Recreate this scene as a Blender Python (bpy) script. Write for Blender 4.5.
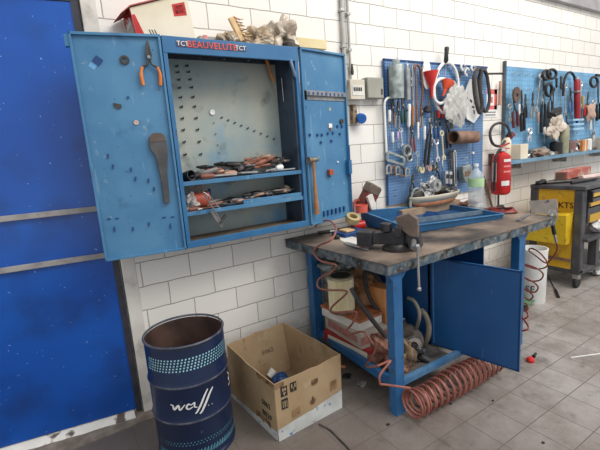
import bpy, bmesh, math, random
from mathutils import Vector, Matrix
random.seed(7)
PI = math.pi
scn = bpy.context.scene
for o in list(bpy.data.objects): bpy.data.objects.remove(o)
COL = scn.collection

# ---------------------------------------------------------------- camera
F = 401.0; HC = 1.6; DC = 2.58
a1 = Vector((646, -121, 401)).normalized()
a2 = Vector((-260, -56, 401)).normalized()
a3 = a1.cross(a2); a3 = a3 if a3.y > 0 else -a3      # image-space "down"
a2 = a3.cross(a1); a2 = a2 if a2.z > 0 else -a2
a3.normalize(); a2.normalize()
XR = Vector((a1.x, a2.x, -a3.x))      # camera right in world
YD = Vector((a1.y, a2.y, -a3.y))      # camera down in world
ZF = Vector((a1.z, a2.z, -a3.z))      # camera forward in world
cam_d = bpy.data.cameras.new('camera'); cam = bpy.data.objects.new('camera', cam_d); COL.objects.link(cam)
cam_d.sensor_width = 36; cam_d.lens = 36*F/600; cam_d.clip_start = .02
m = Matrix((( XR.x, -YD.x, -ZF.x, 0), (XR.y, -YD.y, -ZF.y, -DC), (XR.z, -YD.z, -ZF.z, HC), (0, 0, 0, 1)))
cam.matrix_world = m
scn.camera = cam

# ---------------------------------------------------------------- light
w = bpy.data.worlds.new('world'); scn.world = w; w.use_nodes = True
w.node_tree.nodes['Background'].inputs[0].default_value = (.94, .96, 1, 1)
w.node_tree.nodes['Background'].inputs[1].default_value = .78
def area(name, loc, target, sx, sy, power, col):
    l = bpy.data.lights.new(name, 'AREA'); l.shape = 'RECTANGLE'; l.size = sx; l.size_y = sy; l.energy = power; l.color = col
    o = bpy.data.objects.new(name, l); COL.objects.link(o); o.location = loc
    o.rotation_euler = (Vector(target)-Vector(loc)).to_track_quat('-Z', 'Y').to_euler()
    return o
area('window_light', (4.9, -4.0, 5.8), (2.4, 0, .9), 4.0, 2.4, 235, (1, .945, .87))
area('skylight', (2.0, -3.2, 5.6), (1.2, 0, .6), 2.6, 1.6, 88, (1, .98, .96))
scn.view_settings.view_transform = 'Standard'; scn.view_settings.look = 'None'
scn.view_settings.gamma = 1; scn.view_settings.use_curve_mapping = False
scn.view_settings.exposure = 0.10

# ---------------------------------------------------------------- picture point -> place
def ray(x, y): return (XR*(x-300) + YD*(y-225) + ZF*F)
C0 = Vector((0, -DC, HC))
def onz(x, y, z): r = ray(x, y); return C0 + r*((z-HC)/r.z)
def ony(x, y, Y): r = ray(x, y); return C0 + r*((Y+DC)/r.y)
def onx(x, y, X): r = ray(x, y); return C0 + r*(X/r.x)

# ---------------------------------------------------------------- materials
def s2l(c): return tuple(((v/255)/12.92 if v/255 <= .04045 else ((v/255+.055)/1.055)**2.4) for v in c[:3]) + (1,)
MATS = {}
def mat(name, c1, c2=None, scale=6, rough=.5, metal=0, bump=0, lo=.4, hi=.65, spec=.5, trans=0, alpha=1, detail=4, stretch=None):
    if name in MATS: return MATS[name]
    mt = bpy.data.materials.new(name); mt.use_nodes = True; nt = mt.node_tree; N = nt.nodes; L = nt.links
    b = N['Principled BSDF']
    b.inputs['Roughness'].default_value = rough; b.inputs['Metallic'].default_value = metal
    b.inputs['Specular IOR Level'].default_value = spec
    b.inputs['Transmission Weight'].default_value = trans; b.inputs['Alpha'].default_value = alpha
    tc = N.new('ShaderNodeTexCoord'); mp = N.new('ShaderNodeMapping'); L.new(tc.outputs['Object'], mp.inputs[0])
    if stretch: mp.inputs['Scale'].default_value = stretch
    nz = N.new('ShaderNodeTexNoise'); nz.inputs['Scale'].default_value = scale; nz.inputs['Detail'].default_value = detail
    L.new(mp.outputs[0], nz.inputs['Vector'])
    cr = N.new('ShaderNodeValToRGB'); cr.color_ramp.elements[0].position = lo; cr.color_ramp.elements[1].position = hi
    cr.color_ramp.elements[0].color = s2l(c1); cr.color_ramp.elements[1].color = s2l(c2 or [min(255, v*1.1) for v in c1])
    L.new(nz.outputs[0], cr.inputs[0]); L.new(cr.outputs[0], b.inputs['Base Color'])
    if bump:
        bp = N.new('ShaderNodeBump'); bp.inputs['Strength'].default_value = bump; bp.inputs['Distance'].default_value = .01
        L.new(nz.outputs[0], bp.inputs['Height']); L.new(bp.outputs[0], b.inputs['Normal'])
    mt['ramp'] = cr.name
    MATS[name] = mt
    return mt
def overlay(mt, c, scale, lo, hi, detail=6, seed=0., stretch=None, kind='noise'):
    """second layer of dirt / specks / chips mixed over a material's colour"""
    nt = mt.node_tree; N = nt.nodes; L = nt.links; b = N['Principled BSDF']
    src = b.inputs['Base Color'].links[0].from_socket
    tc = N.new('ShaderNodeTexCoord'); mp = N.new('ShaderNodeMapping'); mp.inputs['Location'].default_value = (seed, seed*1.7, seed*.6)
    if stretch: mp.inputs['Scale'].default_value = stretch
    L.new(tc.outputs['Object'], mp.inputs[0])
    if kind == 'noise':
        nz = N.new('ShaderNodeTexNoise'); nz.inputs['Detail'].default_value = detail
    else:
        nz = N.new('ShaderNodeTexVoronoi')
    nz.inputs['Scale'].default_value = scale
    L.new(mp.outputs[0], nz.inputs['Vector'])
    cr = N.new('ShaderNodeValToRGB'); cr.color_ramp.elements[0].position = lo; cr.color_ramp.elements[1].position = hi
    if kind != 'noise':
        cr.color_ramp.elements[0].color = (1, 1, 1, 1); cr.color_ramp.elements[1].color = (0, 0, 0, 1)
    L.new(nz.outputs[0], cr.inputs[0])
    mx = N.new('ShaderNodeMix'); mx.data_type = 'RGBA'; L.new(cr.outputs[0], mx.inputs[0]); L.new(src, mx.inputs[6])
    mx.inputs[7].default_value = s2l(c); L.new(mx.outputs[2], b.inputs['Base Color'])
    return mt

# walls of painted concrete block
def block_mat():
    mt = bpy.data.materials.new('painted_block'); mt.use_nodes = True; nt = mt.node_tree; N = nt.nodes; L = nt.links
    b = N['Principled BSDF']; b.inputs['Roughness'].default_value = .75; b.inputs['Specular IOR Level'].default_value = .25
    tc = N.new('ShaderNodeTexCoord'); sp = N.new('ShaderNodeSeparateXYZ'); L.new(tc.outputs['Object'], sp.inputs[0])
    cb = N.new('ShaderNodeCombineXYZ')
    wn = N.new('ShaderNodeTexNoise'); wn.inputs['Scale'].default_value = 9; L.new(tc.outputs['Object'], wn.inputs['Vector'])
    def mth(op, a, bb):
        n = N.new('ShaderNodeMath'); n.operation = op
        for i, v in enumerate((a, bb)):
            if isinstance(v, (int, float)): n.inputs[i].default_value = v
            else: L.new(v, n.inputs[i])
        return n.outputs[0]
    wob = mth('MULTIPLY', mth('SUBTRACT', wn.outputs[0], .5), .012)
    L.new(mth('ADD', mth('SUBTRACT', sp.outputs[0], 2.563-.3055*20), wob), cb.inputs[0])
    L.new(mth('ADD', mth('SUBTRACT', sp.outputs[2], 2.5506-.1563*20), wob), cb.inputs[1])
    br = N.new('ShaderNodeTexBrick'); br.inputs['Scale'].default_value = 1; br.inputs['Brick Width'].default_value = .3055
    br.inputs['Row Height'].default_value = .1563; br.inputs['Mortar Size'].default_value = .0034; br.inputs['Mortar Smooth'].default_value = .35
    br.inputs['Color1'].default_value = s2l((236, 233, 226)); br.inputs['Color2'].default_value = s2l((226, 222, 214)); br.inputs['Mortar'].default_value = s2l((160, 155, 147))
    L.new(cb.outputs[0], br.inputs['Vector'])
    nz = N.new('ShaderNodeTexNoise'); nz.inputs['Scale'].default_value = 2.4; nz.inputs['Detail'].default_value = 8; nz.inputs['Roughness'].default_value = .65
    L.new(tc.outputs['Object'], nz.inputs['Vector'])
    cr = N.new('ShaderNodeValToRGB'); cr.color_ramp.elements[0].position = .52; cr.color_ramp.elements[1].position = .8
    L.new(nz.outputs[0], cr.inputs[0])
    # grime is heavier near the floor, where it splashes
    mr = N.new('ShaderNodeMapRange'); mr.inputs[1].default_value = .05; mr.inputs[2].default_value = 1.5; mr.inputs[3].default_value = .45; mr.inputs[4].default_value = .08
    L.new(sp.outputs[2], mr.inputs[0])
    mx = N.new('ShaderNodeMix'); mx.data_type = 'RGBA'
    L.new(mth('MULTIPLY', cr.outputs[0], mr.outputs[0]), mx.inputs[0]); L.new(br.outputs[0], mx.inputs[6]); mx.inputs[7].default_value = s2l((132, 118, 102))
    # foot of the wall: splash band
    nz2 = N.new('ShaderNodeTexNoise'); nz2.inputs['Scale'].default_value = 14; nz2.inputs['Detail'].default_value = 5; L.new(tc.outputs['Object'], nz2.inputs['Vector'])
    mr2 = N.new('ShaderNodeMapRange'); mr2.inputs[1].default_value = .05; mr2.inputs[2].default_value = .30; mr2.inputs[3].default_value = .85; mr2.inputs[4].default_value = 0
    L.new(mth('ADD', sp.outputs[2], mth('MULTIPLY', mth('SUBTRACT', nz2.outputs[0], .5), .25)), mr2.inputs[0])
    mx2 = N.new('ShaderNodeMix'); mx2.data_type = 'RGBA'; L.new(mr2.outputs[0], mx2.inputs[0]); L.new(mx.outputs[2], mx2.inputs[6]); mx2.inputs[7].default_value = s2l((140, 128, 112))
    L.new(mx2.outputs[2], b.inputs['Base Color'])
    bp = N.new('ShaderNodeBump'); bp.inputs['Strength'].default_value = .6; bp.inputs['Distance'].default_value = .008; bp.invert = True
    L.new(br.outputs['Fac'], bp.inputs['Height'])
    bp2 = N.new('ShaderNodeBump'); bp2.inputs['Strength'].default_value = .25; bp2.inputs['Distance'].default_value = .006
    nz3 = N.new('ShaderNodeTexNoise'); nz3.inputs['Scale'].default_value = 60; L.new(tc.outputs['Object'], nz3.inputs['Vector'])
    L.new(nz3.outputs[0], bp2.inputs['Height']); L.new(bp.outputs[0], bp2.inputs['Normal']); L.new(bp2.outputs[0], b.inputs['Normal'])
    return mt
def tile_mat():
    mt = bpy.data.materials.new('floor_tile'); mt.use_nodes = True; nt = mt.node_tree; N = nt.nodes; L = nt.links
    b = N['Principled BSDF']; b.inputs['Roughness'].default_value = .48; b.inputs['Specular IOR Level'].default_value = .4
    tc = N.new('ShaderNodeTexCoord'); mp = N.new('ShaderNodeMapping'); L.new(tc.outputs['Object'], mp.inputs[0])
    mp.inputs['Location'].default_value = (-2.508+.2285*40, 1.53+.232*40, 0)
    br = N.new('ShaderNodeTexBrick'); br.offset = 0; br.inputs['Scale'].default_value = 1; br.inputs['Brick Width'].default_value = .2285
    br.inputs['Row Height'].default_value = .232; br.inputs['Mortar Size'].default_value = .0022; br.inputs['Mortar Smooth'].default_value = .2
    br.inputs['Color1'].default_value = s2l((170, 164, 159)); br.inputs['Color2'].default_value = s2l((161, 155, 150)); br.inputs['Mortar'].default_value = s2l((72, 64, 58))
    L.new(mp.outputs[0], br.inputs['Vector'])
    nz = N.new('ShaderNodeTexNoise'); nz.inputs['Scale'].default_value = 1.6; nz.inputs['Detail'].default_value = 8; nz.inputs['Roughness'].default_value = .78
    L.new(tc.outputs['Object'], nz.inputs['Vector'])
    cr = N.new('ShaderNodeValToRGB'); cr.color_ramp.elements[0].position = .40; cr.color_ramp.elements[1].position = .70; L.new(nz.outputs[0], cr.inputs[0])
    mx = N.new('ShaderNodeMix'); mx.data_type = 'RGBA'; L.new(cr.outputs[0], mx.inputs[0]); L.new(br.outputs[0], mx.inputs[6]); mx.inputs[7].default_value = s2l((108, 97, 88))
    # tile colour goes darker towards the left
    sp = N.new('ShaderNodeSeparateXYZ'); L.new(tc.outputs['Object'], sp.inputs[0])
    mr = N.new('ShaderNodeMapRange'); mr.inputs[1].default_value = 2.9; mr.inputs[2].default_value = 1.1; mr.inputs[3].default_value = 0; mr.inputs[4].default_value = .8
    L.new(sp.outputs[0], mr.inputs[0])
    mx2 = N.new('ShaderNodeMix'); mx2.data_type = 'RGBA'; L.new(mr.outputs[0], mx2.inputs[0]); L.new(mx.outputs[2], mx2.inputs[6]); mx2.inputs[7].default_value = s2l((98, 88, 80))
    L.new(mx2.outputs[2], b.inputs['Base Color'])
    bp = N.new('ShaderNodeBump'); bp.inputs['Strength'].default_value = .4; bp.inputs['Distance'].default_value = .004; bp.invert = True
    L.new(br.outputs['Fac'], bp.inputs['Height']); L.new(bp.outputs[0], b.inputs['Normal'])
    return mt
def pegboard_mat(name, base, pitch, hole=(20, 45, 90), r=.28):
    mt = mat(name, base, [min(255, v*1.22) for v in base], 3, .5); nt = mt.node_tree; N = nt.nodes; L = nt.links; b = N['Principled BSDF']
    src = b.inputs['Base Color'].links[0].from_socket
    tc = N.new('ShaderNodeTexCoord'); sp = N.new('ShaderNodeSeparateXYZ'); L.new(tc.outputs['Object'], sp.inputs[0])
    def mth(op, a, bb=0.):
        n = N.new('ShaderNodeMath'); n.operation = op
        for i, v in enumerate((a, bb)):
            if isinstance(v, (int, float)): n.inputs[i].default_value = v
            else: L.new(v, n.inputs[i])
        return n.outputs[0]
    def inside(s): return mth('LESS_THAN', mth('ABSOLUTE', mth('SUBTRACT', mth('FRACT', mth('DIVIDE', mth('ADD', s, 10), pitch)), .5)), r)
    f = mth('MULTIPLY', inside(sp.outputs[0]), inside(sp.outputs[2]))
    mx = N.new('ShaderNodeMix'); mx.data_type = 'RGBA'; L.new(f, mx.inputs[0]); L.new(src, mx.inputs[6]); mx.inputs[7].default_value = s2l(hole)
    L.new(mx.outputs[2], b.inputs['Base Color'])
    return mt

BLUE_L = overlay(mat('leaf_blue', (62, 116, 156), (80, 132, 168), 3.2, .42), (40, 78, 118), 7, .62, .86, seed=3)
BLUE_L = overlay(BLUE_L, (120, 150, 170), 22, .66, .76, seed=9)
BLUE_L = overlay(BLUE_L, (52, 70, 92), 48, .68, .76, seed=19)
BLUE_L = overlay(BLUE_L, (104, 146, 176), 30, .64, .72, seed=29, stretch=(1, 1, .12))
BLUE_C = overlay(mat('cabinet_blue', (36, 98, 144), (52, 110, 154), 4, .4), (30, 55, 85), 9, .66, .82, seed=5)
BACKP = overlay(overlay(mat('worn_back_panel', (140, 156, 156), (172, 174, 160), 2.6, .5), (96, 146, 180), 2.4, .54, .68, seed=1), (92, 98, 98), 8, .58, .80, seed=2)
BLUE_B = overlay(overlay(mat('bench_blue', (34, 92, 142), (46, 104, 154), 5, .38), (46, 52, 60), 11, .62, .74, seed=4), (110, 140, 166), 34, .66, .72, seed=24, stretch=(1, 1, .2))
BLUE_D = overlay(overlay(mat('bench_door_blue', (28, 80, 134), (34, 88, 142), 3, .38), (48, 92, 136), 10, .66, .8, seed=8), (60, 104, 148), 34, .66, .72, seed=18, stretch=(1, 1, .15))
EDGE = overlay(overlay(mat('chipped_edge', (62, 84, 100), (118, 120, 114), 24, .6, bump=.3), (46, 42, 38), 16, .5, .62, seed=3), (150, 140, 120), 30, .62, .7, seed=6)
BTOP = overlay(overlay(mat('bench_top_steel', (112, 98, 86), (146, 128, 112), 4, .55), (58, 52, 48), 3, .45, .64, seed=2.4), (160, 150, 138), 18, .68, .8, seed=7)
DOORM = overlay(mat('gate_blue', (4, 76, 166), (6, 86, 178), 1.6, .24, spec=.6), (130, 160, 200), 70, .0, .035, kind='v')
DOORM = overlay(DOORM, (140, 170, 205), 52, .70, .76, seed=6)
DOORM = overlay(DOORM, (10, 52, 112), 3, .5, .8, seed=16)
RAIL = overlay(mat('rail_grey', (140, 138, 136), (164, 160, 156), 8, .5), (90, 86, 80), 10, .6, .8)
PLAST = overlay(mat('jamb_plaster', (206, 202, 194), (222, 218, 210), 4, .8, spec=.2), (126, 116, 104), 6, .55, .8)
CONC = mat('concrete', (150, 146, 148), (170, 166, 168), 5, .85, bump=.2)
THR = overlay(mat('threshold', (224, 220, 210), (236, 232, 224), 9, .7), (96, 86, 76), 9, .57, .63)
GRIT = mat('gritty_cement', (118, 106, 94), (148, 136, 122), 12, .9, bump=.4)
BLACK = mat('black_plastic', (22, 22, 24), (36, 36, 38), 10, .5)
RUB = mat('dark_rubber', (52, 50, 50), (70, 66, 64), 12, .7)
STEEL = mat('steel', (150, 150, 148), (188, 188, 184), 14, .35, .7)
CHROME = mat('chrome', (200, 200, 200), (224, 224, 224), 10, .2, .9)
DSTEEL = overlay(mat('dark_steel', (58, 56, 56), (88, 84, 80), 14, .45, .5), (90, 64, 44), 18, .6, .8)
GALV = mat('galvanised', (128, 138, 136), (176, 184, 180), 18, .38, .55)
RED = mat('red_paint', (176, 24, 24), (196, 34, 30), 8, .35)
REDP = mat('red_plastic', (196, 38, 36), (214, 52, 46), 8, .4)
ORANGE = mat('orange_plastic', (206, 112, 48), (222, 134, 66), 12, .5)
ORRED = mat('orange_red_plastic', (206, 66, 32), (220, 84, 44), 12, .5)
WHITE = mat('white_plastic', (224, 224, 220), (238, 238, 234), 8, .45)
CREAM = mat('cream_card', (214, 204, 180), (226, 216, 196), 5, .75)
PAPER = mat('paper', (206, 202, 194), (226, 222, 214), 9, .85)
WOOD = mat('wood_handle', (156, 98, 56), (186, 130, 82), 14, .55, stretch=(6, 6, 1))
LWOOD = mat('light_wood', (196, 160, 112), (222, 190, 142), 20, .6)
BROWN = mat('brown_card_tube', (112, 84, 68), (140, 108, 88), 14, .6)
CARD = overlay(overlay(overlay(mat('cardboard', (162, 138, 106), (176, 152, 120), 4, .85, spec=.15), (116, 96, 72), 5, .52, .8, seed=2), (196, 178, 148), 9, .62, .84, seed=5), (96, 76, 54), 26, .66, .78, seed=12, stretch=(1, 1, .5))
TAPE = overlay(mat('printed_tape', (186, 188, 184), (210, 212, 208), 9, .5), (96, 130, 178), 26, .62, .66)
FOIL = mat('foil', (150, 150, 148), (200, 200, 198), 40, .4, .4, bump=.8)
YEL = overlay(overlay(mat('yellow_paint', (196, 152, 30), (214, 170, 42), 6, .42), (110, 84, 34), 12, .58, .76, seed=3), (90, 72, 40), 40, .68, .74)
YELB = overlay(mat('yellow_plastic', (216, 178, 30), (228, 194, 44), 6, .4), (140, 112, 44), 14, .58, .74, seed=3)
TGREY = overlay(mat('trolley_grey', (62, 62, 66), (82, 82, 84), 8, .5), (120, 118, 114), 22, .68, .8)
HOSE = mat('coil_hose', (134, 80, 68), (158, 100, 86), 10, .4)
HOSER = mat('dark_red_hose', (112, 34, 30), (136, 48, 42), 10, .35)
RUST = overlay(mat('rusty_red', (150, 62, 44), (172, 80, 56), 9, .5), (70, 48, 40), 14, .6, .75)
NAVY = overlay(mat('drum_navy', (14, 32, 64), (20, 40, 74), 4, .34), (66, 78, 98), 20, .68, .8)
DRIN = mat('drum_inside', (56, 42, 38), (88, 66, 58), 6, .55)
RIM = mat('drum_rim', (66, 72, 88), (104, 106, 114), 20, .4, .3)
TEAL = mat('teal_print', (150, 208, 220), (170, 220, 228), 20, .5)
INK = mat('ink', (32, 30, 30), (44, 42, 40), 10, .8)
GREEN = mat('dark_green_grip', (28, 66, 58), (38, 84, 72), 10, .45)
BLUEP = mat('blue_plastic', (28, 92, 170), (40, 108, 186), 10, .4)
MIDBL = mat('tray_blue', (28, 84, 126), (38, 96, 140), 5, .38)
BAGM = mat('clear_bag', (190, 188, 182), (220, 218, 212), 14, .3, bump=.7, alpha=.62)
BAGB = mat('crumpled_beige_bag', (158, 138, 112), (198, 180, 154), 12, .45, bump=.8)
BOTM = mat('clear_bottle', (196, 206, 210), (222, 230, 234), 16, .15, alpha=.42)
LGREEN = mat('pale_green_label', (158, 196, 140), (182, 214, 166), 14, .6)
PLEAT = mat('filter_pleats', (226, 216, 178), (240, 232, 200), 60, .8, stretch=(1, 1, .05))
ORBOX = mat('orange_box', (220, 146, 86), (228, 160, 102), 6, .7)
BLUEM = mat('mid_marks_blue', (16, 60, 112), (24, 72, 126), 10, .5)

# ---------------------------------------------------------------- mesh helpers
CRUMPLED = {'clear_bag', 'crumpled_beige_bag', 'grey_film', 'foil', 'white_film', 'rag', 'white_rag', 'paper_brown', 'film_grey', 'net_green', 'sack'}
class MB:
    def __init__(s): s.bm = bmesh.new()
    def quadbox(s, P, M=None):
        if M is not None: P = [M @ Vector(p) for p in P]
        v = [s.bm.verts.new(p) for p in P]
        for f in ((0, 3, 2, 1), (4, 5, 6, 7), (0, 1, 5, 4), (1, 2, 6, 5), (2, 3, 7, 6), (3, 0, 4, 7)):
            s.bm.faces.new([v[i] for i in f])
        return s
    def box(s, x0, x1, y0, y1, z0, z1, M=None):
        return s.quadbox([(x0, y0, z0), (x1, y0, z0), (x1, y1, z0), (x0, y1, z0), (x0, y0, z1), (x1, y0, z1), (x1, y1, z1), (x0, y1, z1)], M)
    def bar(s, p, q, w, h, up=(0, 0, 1)):
        p = Vector(p); q = Vector(q); d = (q-p); n = d.normalized(); up = Vector(up)
        if abs(n.dot(up)) > .98: up = Vector((0, 1, 0))
        sx = n.cross(up).normalized(); sy = sx.cross(n).normalized()
        M = Matrix((( sx.x, n.x, sy.x, p.x), (sx.y, n.y, sy.y, p.y), (sx.z, n.z, sy.z, p.z), (0, 0, 0, 1)))
        return s.box(-w/2, w/2, 0, d.length, -h/2, h/2, M)
    def tube(s, pts, r, seg=8, closed=False, caps=True, smooth=0):
        pts = [Vector(p) for p in pts]
        if smooth: pts = spline(pts, smooth, closed)
        n = len(pts); rings = []; rr = r if isinstance(r, (list, tuple)) else [r]*n
        if len(rr) != n: rr = [rr[int(i*(len(rr)-1)/(n-1))] for i in range(n)]
        T = []
        for i in range(n):
            a = pts[(i-1) % n] if (closed or i > 0) else pts[i]; b = pts[(i+1) % n] if (closed or i < n-1) else pts[i]
            t = (b-a); T.append(t.normalized() if t.length > 1e-9 else Vector((0, 0, 1)))
        u = T[0].orthogonal().normalized()
        for i in range(n):
            u = (u - T[i]*u.dot(T[i])); u = u.normalized() if u.length > 1e-6 else T[i].orthogonal().normalized()
            v = T[i].cross(u)
            rings.append([s.bm.verts.new(pts[i] + (u*math.cos(2*PI*k/seg) + v*math.sin(2*PI*k/seg))*rr[i]) for k in range(seg)])
        for i in range(n if closed else n-1):
            A = rings[i]; B = rings[(i+1) % n]
            for k in range(seg): s.bm.faces.new((A[k], A[(k+1) % seg], B[(k+1) % seg], B[k]))
        if caps and not closed:
            s.bm.faces.new(rings[0][::-1]); s.bm.faces.new(rings[-1])
        return s
    def lathe(s, prof, M=None, seg=20, sx=1, sy=1):
        M = M or Matrix(); rings = []
        for r, z in prof:
            if r < 1e-6: rings.append([s.bm.verts.new(M @ Vector((0, 0, z)))])
            else: rings.append([s.bm.verts.new(M @ Vector((r*sx*math.cos(2*PI*k/seg), r*sy*math.sin(2*PI*k/seg), z))) for k in range(seg)])
        for A, B in zip(rings, rings[1:]):
            for k in range(seg):
                k2 = (k+1) % seg
                if len(A) == 1 and len(B) == 1: continue
                if len(A) == 1: s.bm.faces.new((A[0], B[k2], B[k]))
                elif len(B) == 1: s.bm.faces.new((A[k], A[k2], B[0]))
                else: s.bm.faces.new((A[k], A[k2], B[k2], B[k]))
        return s
    def prism(s, pts, y0, y1, M=None):
        """polygon in x,z extruded along y"""
        M = M or Matrix()
        A = [s.bm.verts.new(M @ Vector((p[0], y0, p[1]))) for p in pts]; B = [s.bm.verts.new(M @ Vector((p[0], y1, p[1]))) for p in pts]
        n = len(pts); s.bm.faces.new(A); s.bm.faces.new(B[::-1])
        for i in range(n): s.bm.faces.new((A[i], B[i], B[(i+1) % n], A[(i+1) % n]))
        return s
    def blob(s, c, rx, ry, rz, amp=.25, seed=0, sub=3, fl=None):
        r = bmesh.ops.create_icosphere(s.bm, subdivisions=sub, radius=1)
        rnd = random.Random(seed); ph = [(Vector((rnd.uniform(-1, 1), rnd.uniform(-1, 1), rnd.uniform(-1, 1)))*rnd.uniform(3, 8), rnd.uniform(0, 6)) for _ in range(9)]
        for v in r['verts']:
            k = 1 + amp*sum(math.sin(v.co.dot(d)+p) for d, p in ph)/3.2
            if amp >= .3: k += amp*.30*sum(abs(math.sin(v.co.dot(d.yzx)*1.7+p))-.6 for d, p in ph[:4])
            v.co = Vector((c[0]+v.co.x*k*rx, c[1]+v.co.y*k*ry, c[2]+v.co.z*k*rz))
            if fl is not None and v.co.z < fl: v.co.z = fl
        return s
    def build(s, name, material, parent=None, bevel=0, smooth=True, off=None, sub=0, solid=0):
        bm = s.bm
        if off is None: off = Vector((0, 0, 0))
        if parent is not None and parent.get('_w'): off = Vector(parent['_w'])
        else: off = Vector(off)
        for v in bm.verts: v.co -= off
        bmesh.ops.recalc_face_normals(bm, faces=bm.faces)
        me = bpy.data.meshes.new(name); bm.to_mesh(me); bm.free()
        me.materials.append(material)
        if smooth and material.name not in CRUMPLED:
            for p in me.polygons: p.use_smooth = True
            try: me.set_sharp_from_angle(angle=math.radians(38))
            except Exception: pass
        o = bpy.data.objects.new(name, me); COL.objects.link(o)
        if parent is not None: o.parent = parent
        else: o.location = off
        if solid:
            md = o.modifiers.new('solid', 'SOLIDIFY'); md.thickness = solid; md.offset = 0
        if bevel:
            md = o.modifiers.new('bevel', 'BEVEL'); md.width = bevel; md.segments = 2; md.limit_method = 'ANGLE'; md.angle_limit = math.radians(40)
        if sub:
            md = o.modifiers.new('sub', 'SUBSURF'); md.levels = sub; md.render_levels = sub
        return o
def spline(P, k, closed=False):
    out = []; n = len(P)
    for i in range(n if closed else n-1):
        p0 = P[(i-1) % n] if (closed or i > 0) else P[i]; p1 = P[i]; p2 = P[(i+1) % n]; p3 = P[(i+2) % n] if (closed or i+2 < n) else p2
        for j in range(k):
            t = j/k
            out.append(.5*((2*p1) + (p2-p0)*t + (2*p0-5*p1+4*p2-p3)*t*t + (3*p1-p0-3*p2+p3)*t**3))
    if not closed: out.append(P[-1])
    return out
def tag(o, label=None, cat=None, group=None, kind=None):
    if label: o['label'] = label
    if cat: o['category'] = cat
    if group: o['group'] = group
    if kind: o['kind'] = kind
    return o
def T(name, label, cat, loc=(0, 0, 0), rot=None, group=None, world=True):
    """Empty at a thing's base; with world=True its parts are given in world coordinates"""
    o = bpy.data.objects.new(name, None); COL.objects.link(o); o.location = loc; o.empty_display_size = .05
    if rot: o.rotation_euler = rot
    if world: o['_w'] = list(loc)
    return tag(o, label, cat, group)
def struct(o): o['kind'] = 'structure'; return o
def text_part(name, body, size, material, parent, M, extrude=.0006, align='CENTER'):
    cu = bpy.data.curves.new(name, 'FONT'); cu.body = body; cu.size = size; cu.extrude = extrude; cu.align_x = align; cu.align_y = 'CENTER'; cu.resolution_u = 2
    o = bpy.data.objects.new(name, cu); COL.objects.link(o)
    dg = bpy.context.evaluated_depsgraph_get(); me = bpy.data.meshes.new_from_object(o.evaluated_get(dg))
    bpy.data.objects.remove(o); me.materials.clear(); me.materials.append(material); me.name = name
    off = Vector(parent['_w']) if parent is not None and parent.get('_w') else Vector((0, 0, 0))
    for v in me.vertices: v.co = (M @ v.co) - off
    t = bpy.data.objects.new(name, me); COL.objects.link(t); t.parent = parent
    return t
def basis(o, x, y):
    """matrix with origin o, x axis along x, y axis near y"""
    x = Vector(x).normalized(); y = Vector(y); z = x.cross(y).normalized(); y = z.cross(x); o = Vector(o)
    return Matrix(((x.x, y.x, z.x, o.x), (x.y, y.y, z.y, o.y), (x.z, y.z, z.z, o.z), (0, 0, 0, 1)))

# ================================================================ the room
struct(MB().box(-3, 9, -6, .9, -.1, 0).build('floor', overlay(overlay(tile_mat(), (82, 74, 66), 7, .60, .80, seed=31), (70, 62, 56), 60, .68, .74, seed=13), smooth=False))
BLOCK = block_mat()
wl = MB().box(.395, 9, 0, .2, 0, 3.07); wl.build('wall_back', BLOCK, smooth=False); struct(bpy.data.objects['wall_back'])
jb = MB().box(.318, .397, -.004, .22, 0, 3.07); struct(jb.build('trim_1', PLAST, smooth=False, bevel=.004))
bmn = MB().box(.3, 9, -.06, .2, 3.07, 3.5); struct(bmn.build('trim_2', CONC, smooth=False, bevel=.005))
lt = MB().box(-3, .395, .0, .3, 2.52, 3.5); struct(lt.build('trim_3', CONC, smooth=False))
struct(MB().box(-3, -.9, .1, .3, 0, 2.55).build('wall_left', BLOCK, smooth=False))

# big blue gate, slightly ajar
hinge = Vector((.305, .012, 0)); ang = math.radians(-9.2)
g = bpy.data.objects.new('door_1', None); COL.objects.link(g); g.location = hinge; g.rotation_euler = (0, 0, ang); g['kind'] = 'structure'
MB().box(-1.5, -.012, 0, .035, .035, 2.47).build('door_panel', DOORM, g, bevel=.003, smooth=False)
for z in (1.352, 1.072):
    MB().box(-1.5, -.02, -.022, .001, z-.017, z+.014).build('door_rail', RAIL, g, bevel=.003, smooth=False)
MB().box(-.03, .004, -.006, .05, .02, 2.5).box(-1.5, .004, -.006, .05, 2.47, 2.505).build('door_edge_frame', mat('dark_frame', (38, 40, 50), (58, 58, 66), 9, .5), g, smooth=False)
rr = MB()
rnd = random.Random(3)
top = []; 
for i in range(21):
    x = -.9 + i*.058; top.append((x, rnd.uniform(-.006, .006)))
A = []
for x, d in top:
    yb = .012 - (x-.305)*math.tan(-ang)*1.0
    A.append((x, .012+(.305-x)*.162 - .012, d))
vs = []
for x, y, d in A:
    vs.append([rr.bm.verts.new((x, y+.02, .0)), rr.bm.verts.new((x, y+.02, .03)), rr.bm.verts.new((x, y-.012, .024)), rr.bm.verts.new((x, y-.034+d, .010)), rr.bm.verts.new((x, y-.045+d, 0))])
for a, b in zip(vs, vs[1:]):
    for k in range(4): rr.bm.faces.new((a[k], a[k+1], b[k+1], b[k]))
struct(rr.build('trim_4', THR))
struct(MB().box(-.9, .36, -.1, .14, -.01, .004).build('trim_5', GRIT, smooth=False))

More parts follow.
